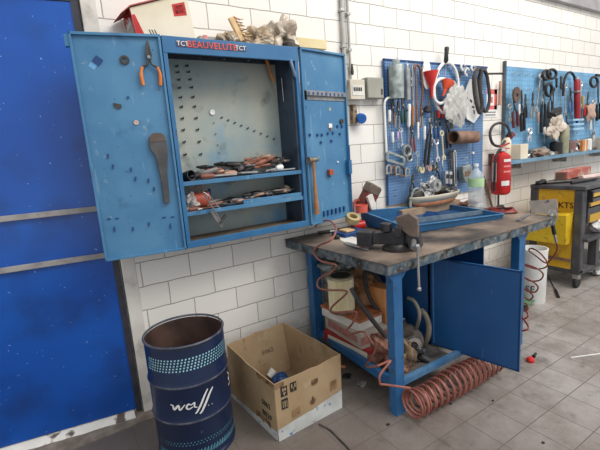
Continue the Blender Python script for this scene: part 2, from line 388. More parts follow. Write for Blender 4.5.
# ================================================================ wall cabinet for tools
CX0, CX1, CY, CZ0, CZ1 = .657, 1.530, -.25, 1.074, 2.262
cab = T('tool_cabinet', 'blue steel wall cabinet with both doors open and cluttered shelves inside', 'cabinet', (1.09, 0, CZ0))
t = .012
body = MB()
body.box(CX0, CX0+t, CY, -.004, CZ0, CZ1).box(CX1-t, CX1, CY, -.004, CZ0, CZ1)
body.box(CX0, CX1, CY, -.004, CZ1-t, CZ1).box(CX0, CX1, CY, -.004, CZ0, CZ0+t)
body.box(CX0, CX0+.024, CY-.004, CY+.014, CZ0, CZ1).box(CX1-.026, CX1, CY-.004, CY+.014, CZ0, CZ1)
body.box(CX0, CX1, CY-.006, CY+.014, CZ1-.088, CZ1).box(CX0, CX1, CY-.006, CY+.014, CZ0, CZ0+.04)
body.build('cabinet_body', BLUE_C, cab, bevel=.002, smooth=False)
MB().box(CX0+t, CX1-t, -.018, -.006, CZ0+t, CZ1-t).build('back_panel', BACKP, cab, smooth=False)
MB().box(CX1-.042, CX1-t, CY+.016, -.018, CZ0+t, CZ1-t).box(CX0+t, CX1-t, CY+.014, -.018, CZ1-t-.003, CZ1-t).build('side_shade', overlay(mat('shade_navy', (48, 62, 80), (62, 76, 92), 5, .7), (30, 34, 42), 7, .5, .7), cab, smooth=False)  # added panels, dark colour stands in for shade on right wall and ceiling
MB().box(CX0+t, CX1-t, CY+.016, -.02, CZ0+.02, CZ0+.027).build('floor_liner', mat('dirty_liner', (96, 82, 66), (126, 108, 86), 6, .7), cab, smooth=False)
SH = []
for k, (zz) in enumerate((onx(303, 170, CX1-.02).z, onx(305, 197.5, CX1-.02).z)):
    z = (ony(184.5, 182.5, CY+.01).z + ony(303.7, 170, CY+.01).z)/2 if k == 0 else (ony(186.5, 211, CY+.01).z + ony(305, 197.5, CY+.01).z)/2
    SH.append(z)
    MB().box(CX0+t, CX1-t, CY+.01, -.02, z-.006, z).box(CX0+t+.01, CX1-t, CY+.006, CY+.016, z-.022, z+.003).build('shelf', BLUE_L, cab, bevel=.0015, smooth=False)
# name strip
sa = ony(176, 43, CY-.006); sb = ony(246, 49.2, CY-.006); zc = (sa.z+sb.z)/2
sgn = MB().box(sa.x, sb.x, CY-.0085, CY-.006, zc-.016, zc+.016).build('name_strip', mat('strip_dark', (44, 52, 84), (60, 66, 96), 10, .5), cab)
mid = (sa.x+sb.x)/2
text_part('lettering', 'BEAUVELUTE', .052, mat('letter_red', (214, 70, 58), (226, 84, 70), 10, .5), cab, basis((mid, CY-.0092, zc), (1, 0, 0), (0, 0, 1)))
for px in (sa.x+.036, sb.x-.036): text_part('lettering', 'TCT', .036, WHITE, cab, basis((px, CY-.0092, zc), (1, 0, 0), (0, 0, 1)))
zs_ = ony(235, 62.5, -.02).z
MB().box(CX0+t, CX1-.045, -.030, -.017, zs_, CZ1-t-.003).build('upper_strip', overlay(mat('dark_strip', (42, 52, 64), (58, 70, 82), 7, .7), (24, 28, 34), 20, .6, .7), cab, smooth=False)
# hooks and clips on the back panel
def hook(p, parent, s=1., m=None, n=(0, -1, 0)):
    p = Vector(p); b = MB()
    b.bar(p+Vector((-.009*s, -.004, 0)), p+Vector((.010*s, -.004, .0)), .006*s, .008*s)
    b.bar(p+Vector((.004*s, -.004, .002)), p+Vector((.006*s, -.016*s, .007*s)), .004*s, .004*s)
    return b.build('clip', m or BLACK, parent)
for i, yy in enumerate((66.5, 72.5, 80, 88, 97.5, 107, 118.5, 130, 142, 154.5)):
    f = i/9.
    hook(ony(176.5+f*8.5, yy, -.02), cab); hook(ony(186.5+f*14, yy-.3, -.02), cab)
for i in range(9):
    f = i/8.; hook(ony(221.5+f*52, 117.5+f*21.5, -.02), cab, .75)
for x, y in ((213.5, 123), (215.5, 134), (217.5, 145), (219, 153)): hook(ony(x, y, -.02), cab, .5)
for i in range(12): hook(ony(200+i*6, 58+i*.35, -.03), cab, .6, STEEL if i % 4 == 0 else BLACK)

# open leaves
def leaf(x_h, y_h, x_o, y_o, name_handle=False):
    h = Vector((x_h, y_h, 0)); o = Vector((x_o, y_o, 0)); d = (o-h).normalized(); L = (o-h).length
    if d.x > 0: nrm = Vector((d.y, -d.x, 0))
    else: nrm = Vector((-d.y, d.x, 0))
    if nrm.y > 0: nrm = -nrm
    M = Matrix(((d.x, nrm.x, 0, h.x), (d.y, nrm.y, 0, h.y), (0, 0, 1, 0), (0, 0, 0, 1)))
    b = MB()
    b.box(.004, L, -.006, 0, CZ0+.002, CZ1-.002, M)
    for (u0, u1, z0, z1) in ((.004, .016, CZ0, CZ1), (L-.012, L, CZ0, CZ1), (.004, L, CZ1-.014, CZ1), (.004, L, CZ0, CZ0+.014)):
        b.box(u0, u1, -.006, .016, z0, z1, M)
    return b, M, L, nrm
LO = Vector((.222, -.172)); RO = Vector((1.982, -.168))
b, ML, LL, NL = leaf(CX0-.002, CY-.004, LO.x, LO.y)
b.box(LL-.005, LL+.022, -.02, .01, CZ1-.07, CZ1-.012, ML)
lf = b.build('cabinet_door', BLUE_L, cab, bevel=.0015, smooth=False)
b, MR, LR, NR = leaf(CX1+.004, CY-.004, RO.x, RO.y)
rf = b.build('cabinet_door', BLUE_L, cab, bevel=.0015, smooth=False)
def onM(M, x, y, d=0.0):
    """pixel to plane of an open leaf, d in front of its inner face"""
    n = Vector((M[0][1], M[1][1], M[2][1])); p0 = Vector((M[0][3], M[1][3], 0)) + n*d
    r = ray(x, y); return C0 + r*((p0-C0).dot(n)/r.dot(n))
def onL(x, y, d=0.0): return onM(ML, x, y, d)
def onR(x, y, d=0.0): return onM(MR, x, y, d)
def frameM(M, p, a=0.0, flip=False):
    """local frame on a leaf: x along the leaf to the right, z up, -y out of it"""
    u = Vector((M[0][0], M[1][0], 0)); n = Vector((M[0][1], M[1][1], 0))
    if u.x < 0: u = -u
    R = Matrix(((u.x, -n.x, 0, p.x), (u.y, -n.y, 0, p.y), (0, 0, 1, p.z), (0, 0, 0, 1)))
    return R @ Matrix.Rotation(a, 4, 'Y')
def sub(name, mb, material, parent_obj, root=cab):
    """sub-part under a part of a thing whose mesh is in the thing's frame"""
    o = mb.build(name, material, None, off=Vector(root['_w'])); o.location = (0, 0, 0); o.parent = parent_obj; return o
# left leaf: clips, slots
for (x, y) in ((108, 156), (113, 166.5), (131, 169.5), (135.5, 178.5), (148.5, 180.5), (154, 189), (133, 229), (149, 224)):
    p = onL(x, y); sub('clip', MB().box(-.004, .004, -.007, 0, -.011, .011, frameM(ML, p, .15)), BLUEM, lf)
for (x, y) in ((109, 219), (117, 218.5), (164, 217.5), (172.5, 217)):
    p = onL(x, y); sub('slot', MB().box(-.009, .009, -.003, 0, -.004, .004, frameM(ML, p)), BLUEM, lf)
for (x, y) in ((114.5, 229), (170.5, 226)):
    p = onL(x, y); sub('clip', MB().box(-.003, .003, -.007, 0, -.014, .014, frameM(ML, p)), BLUEM, lf)
# blue square rotated sticker with pale outline twin
p = onL(97.5, 60.8); sub('magnet', MB().box(-.019, .019, -.006, 0, -.019, .019, frameM(ML, p, PI/4*.9)), BLUEM, lf)
p = onL(93, 65.5); sub('pale_mark', MB().box(-.016, .016, -.001, 0, -.016, .016, frameM(ML, p, PI/4*.9)), mat('pale_blue_mark', (98, 158, 204), (112, 168, 210), 8, .5), lf)
# right leaf: socket rail, clips, louvre, latch
pa = onR(304, 93.5); pb = onR(344, 97.5); zc = (pa.z+pb.z)/2
u = Vector((MR[0][0], MR[1][0], 0)); Lr = (Vector((pb.x, pb.y, 0))-Vector((pa.x, pa.y, 0))).length
Fm = frameM(MR, Vector((pa.x, pa.y, zc)))
sub('socket_rail', MB().box(0, Lr, -.020, -.001, -.006, .026, Fm).box(0, Lr, -.005, 0, -.034, .026, Fm), mat('rail_metal', (120, 122, 124), (150, 150, 150), 14, .5, .3), rf)
sub('rail_clips', MB().box(.0, .008, -.021, -.002, -.034, .02, Fm), BLACK, rf)
for i in range(9):
    sub('socket_slot', MB().box(.018+i*Lr/9.6, .018+i*Lr/9.6+.016, -.0215, -.019, -.003, .016, Fm), mat('slot_blue', (24, 66, 120), (34, 80, 134), 8, .5), rf)
for (x, y) in ((309.5, 135), (317, 135), (321.5, 135), (327.5, 133.5), (332.5, 133), (339.5, 134), (320.5, 142.5), (331, 141), (337, 126.5), (341.5, 126.5), (304.5, 107.5)):
    p = onR(x, y); sub('clip', MB().box(-.007, .007, -.010, 0, -.008, .008, frameM(MR, p, .3)), BLUEM, rf)
for i in range(6):
    p = onR(323.5+i*4, 213.5-i*1.0); sub('louvre', MB().box(-.006, .006, -.012, 0, -.022, .018, frameM(MR, p)), BLUEM, rf)
p = onR(347.3, 167, 0); lt_ = MB().box(-.018, .014, -.034, -.002, -.052, .052, frameM(MR, p)); sub('latch_box', lt_, BLUE_C, rf)
p = onR(347.3, 151, 0); sub('latch_rod', MB().box(-.004, .004, -.024, -.014, -.52, .04, frameM(MR, p)), BLUE_C, rf)
p = onR(330, 109); sub('sticker', MB().lathe([(0, -.002), (.012, -.002), (.012, 0), (0, 0)], frameM(MR, p) @ Matrix.Rotation(PI/2, 4, 'X')), mat('yellowed_disc', (222, 214, 150), (232, 226, 170), 8, .6), rf)
p = onR(303.5, 107); 
# ---- the sheet metal tray inside
# ================================================================ simple tool makers (local frame: hangs from z=0 down to -L, +x right, -y towards viewer)
def place(p0, p1):
    d = p1-p0; L = d.length
    return p0, math.atan2(-math.hypot(d.x, d.y)*(1 if d.x >= 0 else -1), -d.z), L
def tool_root(name, label, cat, p0, p1, group=None, yaw=0):
    o, a, L = place(p0, p1)
    e = bpy.data.objects.new(name, None); COL.objects.link(e); e.empty_display_size = .03
    e.matrix_world = Matrix.Translation(o) @ Matrix.Rotation(yaw, 4, 'Z') @ Matrix.Rotation(a, 4, 'Y')
    tag(e, label, cat, group); return e, L
def Pt(e, name, mb, material, bevel=0):
    return mb.build(name, material, e, bevel=bevel)
def screwdriver(p0, p1, label, hm, group=None, cat='screwdriver', yaw=0, r=.011, hf=.45):
    e, L = tool_root('screwdriver', label, cat, p0, p1, group, yaw)
    Pt(e, 'handle', MB().lathe([(0, 0), (r*.8, 0), (r, -L*.05), (r*.8, -L*hf*.5), (r, -L*hf*.85), (r*.5, -L*hf), (0, -L*hf)], seg=10), hm)
    Pt(e, 'shaft', MB().lathe([(.003, -L*hf), (.003, -L*.94), (.0045, -L*.96), (.001, -L)], seg=8), STEEL)
    return e
def ring_pts(cx, cz, r1, a0, a1, n): return [(cx+r1*math.cos(a0+(a1-a0)*i/n), cz+r1*math.sin(a0+(a1-a0)*i/n)) for i in range(n+1)]
def wrench(p0, p1, label, m_, group=None, yaw=0, r=.014):
    e, L = tool_root('combination_wrench', label, 'wrench', p0, p1, group, yaw)
    Pt(e, 'ring_end', MB().tube([(r*math.cos(k*PI/8), 0, -r+r*math.sin(k*PI/8)) for k in range(16)], r*.36, 6, closed=True), m_)
    Pt(e, 'shank', MB().box(-r*.34, r*.34, -.004, .004, -L+r*1.6, -r*1.8), m_, .001)
    jaw = ring_pts(0, -L+r, r*1.15, math.radians(-60), math.radians(240), 12) + ring_pts(0, -L+r*.8, r*.5, math.radians(240), math.radians(-60), 8)
    Pt(e, 'open_jaw', MB().prism(jaw, -.005, .005), m_)
    return e
def pliers(p0, p1, label, gm, group=None, spread=.35, yaw=0, cat='pliers', hf=.45, rg=.009):
    e, L = tool_root('pliers', label, cat, p0, p1, group, yaw)
    zp = -L*(1-hf)*.62
    for s in (-1, 1):
        Pt(e, 'jaw', MB().prism([(0, 0), (s*.006, -.002), (s*.016, zp+.012), (s*.010, zp-.010), (-s*.002, zp-.004), (0, zp)], -.006, .006), DSTEEL, .001)
        x = s*L*spread*.5
        Pt(e, 'arm', MB().tube([(s*.004, 0, zp+.004), (s*.012, 0, zp-.03*L/.2), (x*.8, 0, -L*(1-hf))], .006, 8, smooth=3), DSTEEL)
        Pt(e, 'grip', MB().tube([(x*.8, 0, -L*(1-hf)), (x*1.02, 0, -L*(1-hf*.6)), (x*.92, 0, -L)], [rg*.8, rg, rg*.9], 8, smooth=3), gm)
    Pt(e, 'pivot', MB().lathe([(0, -.009), (.008, -.009), (.009, .008), (0, .008)], Matrix.Translation((0, 0, zp)) @ Matrix.Rotation(PI/2, 4, 'X'), 10), STEEL)
    return e
def hammer(p0, p1, label, yaw=0):
    e, L = tool_root('hammer', label, 'hammer', p0, p1, None, yaw)
    Pt(e, 'handle', MB().tube([(0, 0, .0), (0, 0, -L*.3), (0, 0, -L*.7), (0, 0, -L)], [.011, .010, .013, .017, .016], 10, smooth=4), WOOD)
    hm = MB().tube([(-.046, 0, -.012), (-.038, 0, -.012), (-.03, 0, -.012), (0, 0, -.012), (.026, 0, -.012), (.036, 0, -.014), (.050, 0, -.018)], [.023, .024, .018, .016, .019, .016, .008], 12)
    Pt(e, 'head', hm, mat('hammer_steel', (112, 104, 92), (150, 140, 126), 12, .4, .6)); return e
def can(p0, p1, r, label, m_, name='metal_can', cat='can', yaw=0, handle=True, band=None):
    e, L = tool_root(name, label, cat, p0, p1, None, yaw)
    Pt(e, 'can_body', MB().lathe([(0, -L), (r, -L), (r, -L*.16), (r*.97, -L*.14), (r*.5, -L*.12), (r*.5, -.004), (r*.45, 0), (0, 0)] if handle else [(0, -L), (r, -L), (r, 0), (0, 0)]), m_)
    if handle: Pt(e, 'hanging_loop', MB().tube([(-r*.5, 0, -.01), (0, 0, .02), (r*.5, 0, -.01)], .0025, 6, smooth=4), STEEL)
    if band: Pt(e, 'band', MB().lathe([(r*1.02, -L*.62), (r*1.02, -L*.45)]), band)
    return e
def funnel(p0, p1, r, label, m_, yaw=0):
    e, L = tool_root('funnel', label, 'funnel', p0, p1, None, yaw)
    Pt(e, 'bowl', MB().lathe([(r*.9, .0), (r, 0), (r, -.006), (r*.28, -L*.55), (r*.24, -L*.55)]), m_)
    Pt(e, 'spout', MB().lathe([(r*.28, -L*.55), (r*.12, -L), (r*.08, -L), (r*.2, -L*.55)]), m_)
    return e
def loop(name, pts, r, label, cat, m_, closed=True, group=None, clip=None):
    c = sum((Vector(p) for p in pts), Vector())/len(pts)
    e = T(name, label, cat, c, None, group)
    MB().tube(pts, r, 8, closed=closed, smooth=5).build('loop', m_, e)
    if clip is not None:
        p = Vector(pts[0]); MB().lathe([(0, -.02), (r*1.5, -.02), (r*1.5, .02), (0, .02)], Matrix.Translation(p)).build('coupling', clip, e)
    return e
def ellipse(cx, cy, rx, ry, Y, n=12, a0=0, a1=2*PI, tilt=0):
    out = []
    k = n if abs(a1-a0) > 6.2 else n+1
    for i in range(k):
        a = a0+(a1-a0)*i/n; x = rx*math.cos(a); y = ry*math.sin(a)
        out.append(ony(cx + x*math.cos(tilt)-y*math.sin(tilt), cy + x*math.sin(tilt)+y*math.cos(tilt), Y))
    return out
def single(name, mb, m_, label, cat, at, group=None, bevel=0, kind=None):
    return tag(mb.build(name, m_, None, off=at, bevel=bevel), label, cat, group, kind)

# ================================================================ things hung on the left leaf
def on_leaf(M, x, y, d): return onM(M, x, y, d)
YL = math.atan2(ML[1][0]*-1, ML[0][0]*-1); YR = math.atan2(MR[1][0], MR[0][0])
pliers(onL(147, 41, .016), onL(152, 85.5, .016), 'long nose pliers with orange grips hung on the left cabinet door', ORANGE, spread=.42, yaw=YL, rg=.0095, hf=.42)
e, L = tool_root('rubber_washer', 'grey rubber ring stuck on the left cabinet door beside the orange pliers', 'washer', onL(124.5, 60, .004), onL(124.5, 70, .004), None, YL)
e.rotation_mode = 'XYZ'
Pt(e, 'ring', MB().lathe([(.010, -.004), (.022, -.004), (.024, 0), (.022, .006), (.010, .006), (.010, -.004)], Matrix.Rotation(PI/2, 4, 'X'), 24), RUB)
single('worn_pad', MB().prism([(-.022, .010), (.016, .012), (.021, 0), (.012, -.013), (-.010, -.013)], -.008, 0, frameM(ML, onL(117.5, 106), .25)), RUB, 'small worn grey pad stuck halfway down the left cabinet door', 'pad', onL(117.5, 106))
single('round_magnet', MB().lathe([(0, 0), (.013, 0), (.012, .005), (.005, .005), (.004, .002), (0, .002)], frameM(ML, onL(136.2, 122.5)) @ Matrix.Rotation(PI/2, 4, 'X')), mat('pinkish_disc', (196, 164, 148), (214, 184, 166), 9, .6), 'small pinkish round magnet on the left cabinet door', 'magnet', onL(136.2, 122.5))
single('small_nut', MB().lathe([(0, 0), (.007, 0), (.007, .006), (0, .006)], frameM(ML, onL(128, 97.5)) @ Matrix.Rotation(PI/2, 4, 'X'), 6), BLUEM, 'tiny dark nut stuck on the left cabinet door above the pinkish magnet', 'nut', onL(128, 97.5))
pc = onL(157.5, 142, .006); pe = onL(166.5, 203, .006)
e = T('wedge_tool', 'dark grey tapered paddle with a rounded head hanging on the left cabinet door', 'tool', pc)
Fm = frameM(ML, pc); Hh = (pc.z-pe.z)
pd = [(.046*math.sin(a), .048*math.cos(a)+.002) for a in [i*PI/10-PI/2 for i in range(11)]]
xe = (pe-pc).dot(Vector((-ML[0][0], -ML[1][0], 0)))
pd = pd + [(.048, -.03), (.046, -.07), (xe+.026, -Hh*.48), (xe+.017, -Hh), (xe-.013, -Hh), (xe-.014, -Hh*.60), (xe*.3-.016, -Hh*.40), (-.020, -.075), (-.044, -.035)]
MB().prism(pd, -.014, .004, Fm).build('blade', mat('slate_rubber', (66, 66, 68), (86, 84, 84), 10, .6), e, bevel=.003)
MB().prism([(-.042, .0), (.043, .005), (.040, .034), (.022, .047), (-.022, .047), (-.038, .03)], -.016, -.013, Fm).build('worn_patch', mat('brown_wear', (88, 76, 66), (100, 88, 76), 10, .7), e)
# right leaf
hammer(onR(313, 158, .03), onR(317, 214, .03), 'ball pein hammer with a wooden handle hanging on the right cabinet door', YR)
bx = onR(329, 172.5)
e = T('magnet_block', 'small rusty brown block stuck on the right cabinet door beside the hammer', 'magnet', bx)
MB().box(-.022, .020, -.03, -.002, -.018, .022, frameM(MR, bx)).build('block', RUST, e, bevel=.003)
MB().tube([frameM(MR, bx) @ Vector(v) for v in ((-.03, -.012, -.016), (-.02, -.02, -.028), (.006, -.012, -.03))], .003, 6).build('wire_clip', BLACK, e)
bx = onR(330, 125.6)
e = T('price_tag_clip', 'white square tag held by a small brown peg on the right cabinet door', 'tag', bx)
MB().box(-.017, .017, -.006, -.002, -.016, .014, frameM(MR, bx)).build('tag', WHITE, e)
MB().box(-.008, .010, -.009, -.002, -.034, -.014, frameM(MR, bx)).build('peg', BROWN, e)
bx = onR(341, 121.5)
e = T('hex_die', 'small dark round die hung at the right edge of the right cabinet door', 'die', bx)
MB().lathe([(.006, 0), (.018, 0), (.018, .012), (.006, .012), (.006, 0)], frameM(MR, bx) @ Matrix.Rotation(PI/2, 4, 'X'), 12).build('ring', DSTEEL, e)
single('white_peg', MB().lathe([(0, 0), (.007, 0), (.007, .01), (0, .01)], frameM(MR, onR(337.2, 162)) @ Matrix.Rotation(PI/2, 4, 'X'), 10), WHITE, 'tiny white peg right of the hammer head on the cabinet door', 'peg', onR(337.2, 162))

# round white disc on the back panel
p = ony(212.2, 112.3, -.02); single('round_sticker', MB().lathe([(0, 0), (.017, 0), (.017, .006), (.006, .006), (.005, .002), (0, .002)], Matrix.Translation(p) @ Matrix.Rotation(PI/2, 4, 'X')), WHITE, 'round white magnet on the cabinet back panel', 'magnet', p)
# screwdrivers on the inner right wall of the cabinet
XI = CX1-.058
screwdriver(ony(266, 58, -.06), ony(276, 90, -.06), 'screwdriver with a worn orange wooden handle inside the cabinet, hanging at a slant', mat('orange_wood', (176, 112, 58), (196, 132, 72), 12, .5), hf=.75, r=.012)
screwdriver(onx(281, 72, XI), onx(283.5, 102, XI), 'thin steel scriber hanging inside the cabinet between two screwdrivers', BLACK, hf=.2, r=.004, cat='scriber')
screwdriver(onx(290, 59, XI), onx(286.5, 110, XI), 'long screwdriver with a grey-blue handle hanging inside the cabinet', mat('greyblue', (92, 116, 150), (120, 142, 170), 9, .5), hf=.36, r=.012)

# ---- clutter on the cabinet's upper shelf: tools laid one over the other
rnd = random.Random(11)
z1, z2 = SH
def flat_tool(kind, p, q, label, m1, m2, r=.008, group=None):
    """a tool lying between two world points"""
    p = Vector(p); q = Vector(q); c = (p+q)/2; L = (q-p).length
    names = {'pliers': ('pliers', 'pliers'), 'file': ('hand_file', 'file'), 'wrench': ('open_wrench', 'wrench'), 'screwdriver': ('screwdriver', 'screwdriver'), 'grips': ('locking_pliers', 'pliers'), 'shears': ('tin_snips', 'snips'), 'bar': ('steel_punch', 'punch')}
    e = T(names[kind][0], label, names[kind][1], c, None, group)
    d = (q-p)/L; s = d.cross(Vector((0, 0, 1))).normalized()
    if kind in ('pliers', 'grips', 'shears'):
        for k in (-1, 1):
            MB().tube([p+d*L*.36, p+d*L*.5+s*k*r*2.2, p+d*L+s*k*r*3.2], [r*.8, r, r], 8, smooth=3).build('grip', m1, e)
            MB().tube([p+d*L*.38, p+d*L*.26+s*k*r*1.6, p+s*k*r*.3], [r*.9, r*1.1, r*.4], 6).build('jaw', m2, e)
    elif kind in ('file', 'screwdriver'):
        MB().tube([p, p+d*L*.05, p+d*L*.3, p+d*L*.38], [r*1.0, r*1.5, r*1.4, r*.8], 8).build('handle', m1, e)
        MB().bar(p+d*L*.36, q, r*(1.8 if kind == 'file' else .7), r*.7).build('blade', m2, e)
    else:
        MB().bar(p, q, r*1.6, r*.9).build('shank', m1, e)
        MB().tube([p+Vector((0, 0, 0)), p+d*r*.5+s*r*2.4, p-d*r*2.6+s*r*2.2], r*.7, 6, smooth=2).tube([p, p+d*r*.5-s*r*2.4, p-d*r*2.6-s*r*2.2], r*.7, 6, smooth=2).build('jaw', m2, e)
    return e
Z = z1; PK = 1.5; RK = 1.35
BROWNG = mat('brown_grip', (120, 72, 56), (146, 92, 72), 14, .6); PALEW = mat('pale_worn_handle', (168, 130, 108), (192, 154, 130), 14, .6); GREYG = mat('grey_grip', (92, 90, 92), (120, 116, 114), 12, .5)
cyl = T('black_socket', 'short dark open cylinder lying at the left end of the upper cabinet shelf', 'cylinder', (CX0+.075, -.2, Z))
MB().lathe([(.026, -.045), (.030, -.045), (.030, .045), (.026, .045), (.026, -.045)], Matrix.Translation((CX0+.07, -.19, Z+.031)) @ Matrix.Rotation(PI/2-.2, 4, 'X') @ Matrix.Rotation(.3, 4, 'Y'), 20).build('sleeve', BLACK, cyl)
specs = [
 ('pliers', (.74, -.20, .016), (.90, -.16, .036), 'dark-handled pliers lying beside the black cylinder on the upper shelf', GREYG, DSTEEL, .011),
 ('wrench', (.76, -.14, .012), (.98, -.20, .014), 'rusty brown spanner crossing the left of the upper shelf', BROWNG, DSTEEL, .009),
 ('grips', (.82, -.10, .05), (1.02, -.13, .03), 'black-handled grips lying on top of the pile, left of centre on the upper shelf', BLACK, DSTEEL, .012),
 ('file', (.80, -.21, .012), (1.03, -.225, .010), 'flat file at the front edge of the upper shelf, left half', BROWNG, STEEL, .010),
 ('pliers', (.94, -.09, .055), (1.12, -.13, .045), 'pliers with thick black grips in the middle of the upper shelf pile', BLACK, DSTEEL, .013),
 ('screwdriver', (.96, -.19, .014), (1.18, -.215, .010), 'screwdriver with a pale handle at the front of the upper shelf', PALEW, STEEL, .010),
 ('shears', (1.22, -.08, .05), (1.04, -.17, .03), 'tin snips with grey handles in the middle of the upper shelf', GREYG, DSTEEL, .010),
 ('bar', (1.04, -.21, .010), (1.20, -.12, .02), 'thin steel punch under the tin snips', STEEL, DSTEEL, .007),
 ('pliers', (1.10, -.20, .022), (1.32, -.12, .070), 'pliers with reddish worn grips sloping up to the right on the upper shelf', BROWNG, DSTEEL, .011),
 ('file', (1.12, -.13, .040), (1.34, -.20, .030), 'file with a pale wooden handle across the red-gripped pliers', PALEW, DSTEEL, .010),
 ('wrench', (1.36, -.15, .05), (1.16, -.11, .062), 'brown spanner resting on top of the pile, right of centre', BROWNG, DSTEEL, .009),
 ('screwdriver', (1.38, -.20, .020), (1.24, -.215, .010), 'stubby screwdriver with a white handle near the right end of the upper shelf', WHITE, STEEL, .011),
 ('bar', (1.30, -.20, .008), (1.47, -.21, .008), 'steel punch at the far right front of the upper shelf', STEEL, GREYG, .007),
 ('grips', (1.24, -.05, .028), (1.10, -.06, .016), 'dark grips at the back of the upper shelf', DSTEEL, DSTEEL, .010),
 ('wrench', (.90, -.06, .02), (1.08, -.05, .012), 'grey spanner at the back of the upper shelf behind the black grips', STEEL, STEEL, .009),
]
for k, a, b_, lab, m1, m2, r in specs:
    flat_tool(k, (a[0], a[1], Z+a[2]*PK+.004), (b_[0], b_[1], Z+b_[2]*PK+.004), lab, m1, m2, r*RK)
# coil of wire at the right end
cw = Vector((1.40, -.11, Z+.055)); pts = []
for i in range(64):
    a = i*2*PI/16; rr_ = .042+.006*math.sin(i*.9); pts.append(cw+Vector((rr_*math.cos(a), -.02+.012*i/16+.008*math.sin(a), rr_*math.sin(a))))
e = T('wire_coil', 'small coil of dark wire standing at the right of the upper cabinet shelf', 'wire coil', (1.4, -.11, Z))
MB().tube(pts, .0032, 6).build('wire', BLACK, e)

rb = random.Random(77); LOOSE = {}
ORD = ['leftmost', 'second', 'third', 'fourth', 'fifth', 'sixth', 'seventh', 'eighth', 'ninth', 'tenth', 'eleventh', 'twelfth', 'thirteenth', 'fourteenth']
bars = [(BROWNG, 'brown'), (GREYG, 'grey'), (DSTEEL, 'dark'), (PALEW, 'pale')]
def loose(n, x0, x1, y0, y1, zf, Zb, where):
    for i in range(n):
        x = rb.uniform(x0, x1); y = rb.uniform(y0, y1); L_ = rb.uniform(.06, .13); a = rb.uniform(-.9, .9); h = zf(x)*rb.uniform(.35, 1)
        p = Vector((x-L_*math.cos(a)/2, min(y1, max(y0, y-L_*math.sin(a)/2)), Zb+h+rb.uniform(-.006, .006))); q = Vector((x+L_*math.cos(a)/2, min(y1, max(y0, y+L_*math.sin(a)/2)), Zb+h+rb.uniform(-.008, .012)))
        k = rb.randrange(4); m_, cn = bars[k]
        e = T('loose_handle', 'worn '+cn+' handle lying loose in the heap on the '+where+' shelf of the cabinet', 'handle', (p+q)/2, None, cn+' loose handles on the '+where+' cabinet shelf')
        LOOSE.setdefault((cn, where), []).append(e)
        MB().tube([p, p.lerp(q, .15), p.lerp(q, .5), p.lerp(q, .9), q], [.006, .010, .008, .010, .006], 8).build('grip', m_, e)
        d = (q-p).normalized(); MB().tube([q-d*.002, q+d*.03], .004, 6).build('tang', STEEL if k % 2 else DSTEEL, e)
loose(34, .74, 1.42, -.215, -.06, lambda x: .045+.075*max(0, 1-abs(x-1.24)/.42), z1, 'upper')
# ---- lower shelf
Z = z2; PK = 1.2; RK = 1.1
e = T('red_reel', 'rusty red round can lying on the lower cabinet shelf', 'can', (.80, -.16, Z))
Mx = Matrix.Translation((.795, -.175, Z+.056)) @ Matrix.Rotation(PI/2, 4, 'Y') @ Matrix.Rotation(.15, 4, 'X')
MB().lathe([(0, -.05), (.048, -.05), (.052, -.045), (.052, -.038), (.048, -.035), (.049, .0), (.048, .04), (.053, .044), (.053, .052), (.047, .052), (0, .05)], Mx, 28).build('drum', RUST, e)
MB().tube([(.79, -.18, Z+.10), (.76, -.19, Z+.135), (.80, -.19, Z+.15), (.81, -.18, Z+.10)], .004, 6, smooth=4).build('wire_hook', BROWNG, e)
bagc = (.715, -.17, Z+.055)
single('plastic_bag', MB().blob(bagc, .045, .06, .055, .5, 5, 4, fl=Z+.002), BAGM, 'crumpled pale plastic bag left of the rusty red can', 'bag', (bagc[0], bagc[1], Z))
e = T('caliper_jaws', 'grey V-shaped clamp dangling from the lower shelf edge below the red can', 'clamp', ony(216, 215, CY-.02))
q = [ony(x, y, CY-.02) for x, y in ((203, 192), (222, 223), (225, 217), (214, 208), (204, 198))]
MB().bar(q[0], q[1], .008, .008, (0, 1, 0)).bar(ony(211, 211, CY-.02), ony(222, 227, CY-.02), .02, .012, (0, 1, 0)).build('arm', GREYG, e)
MB().bar(ony(219, 224, CY-.02), ony(226, 215, CY-.02), .016, .012, (0, 1, 0)).build('jaw', DSTEEL, e)
MB().tube([ony(203, 192, CY-.02), ony(209, 196, CY-.03), ony(220, 208, CY-.025)], .003, 6, smooth=4).build('wire_arm', STEEL, e)
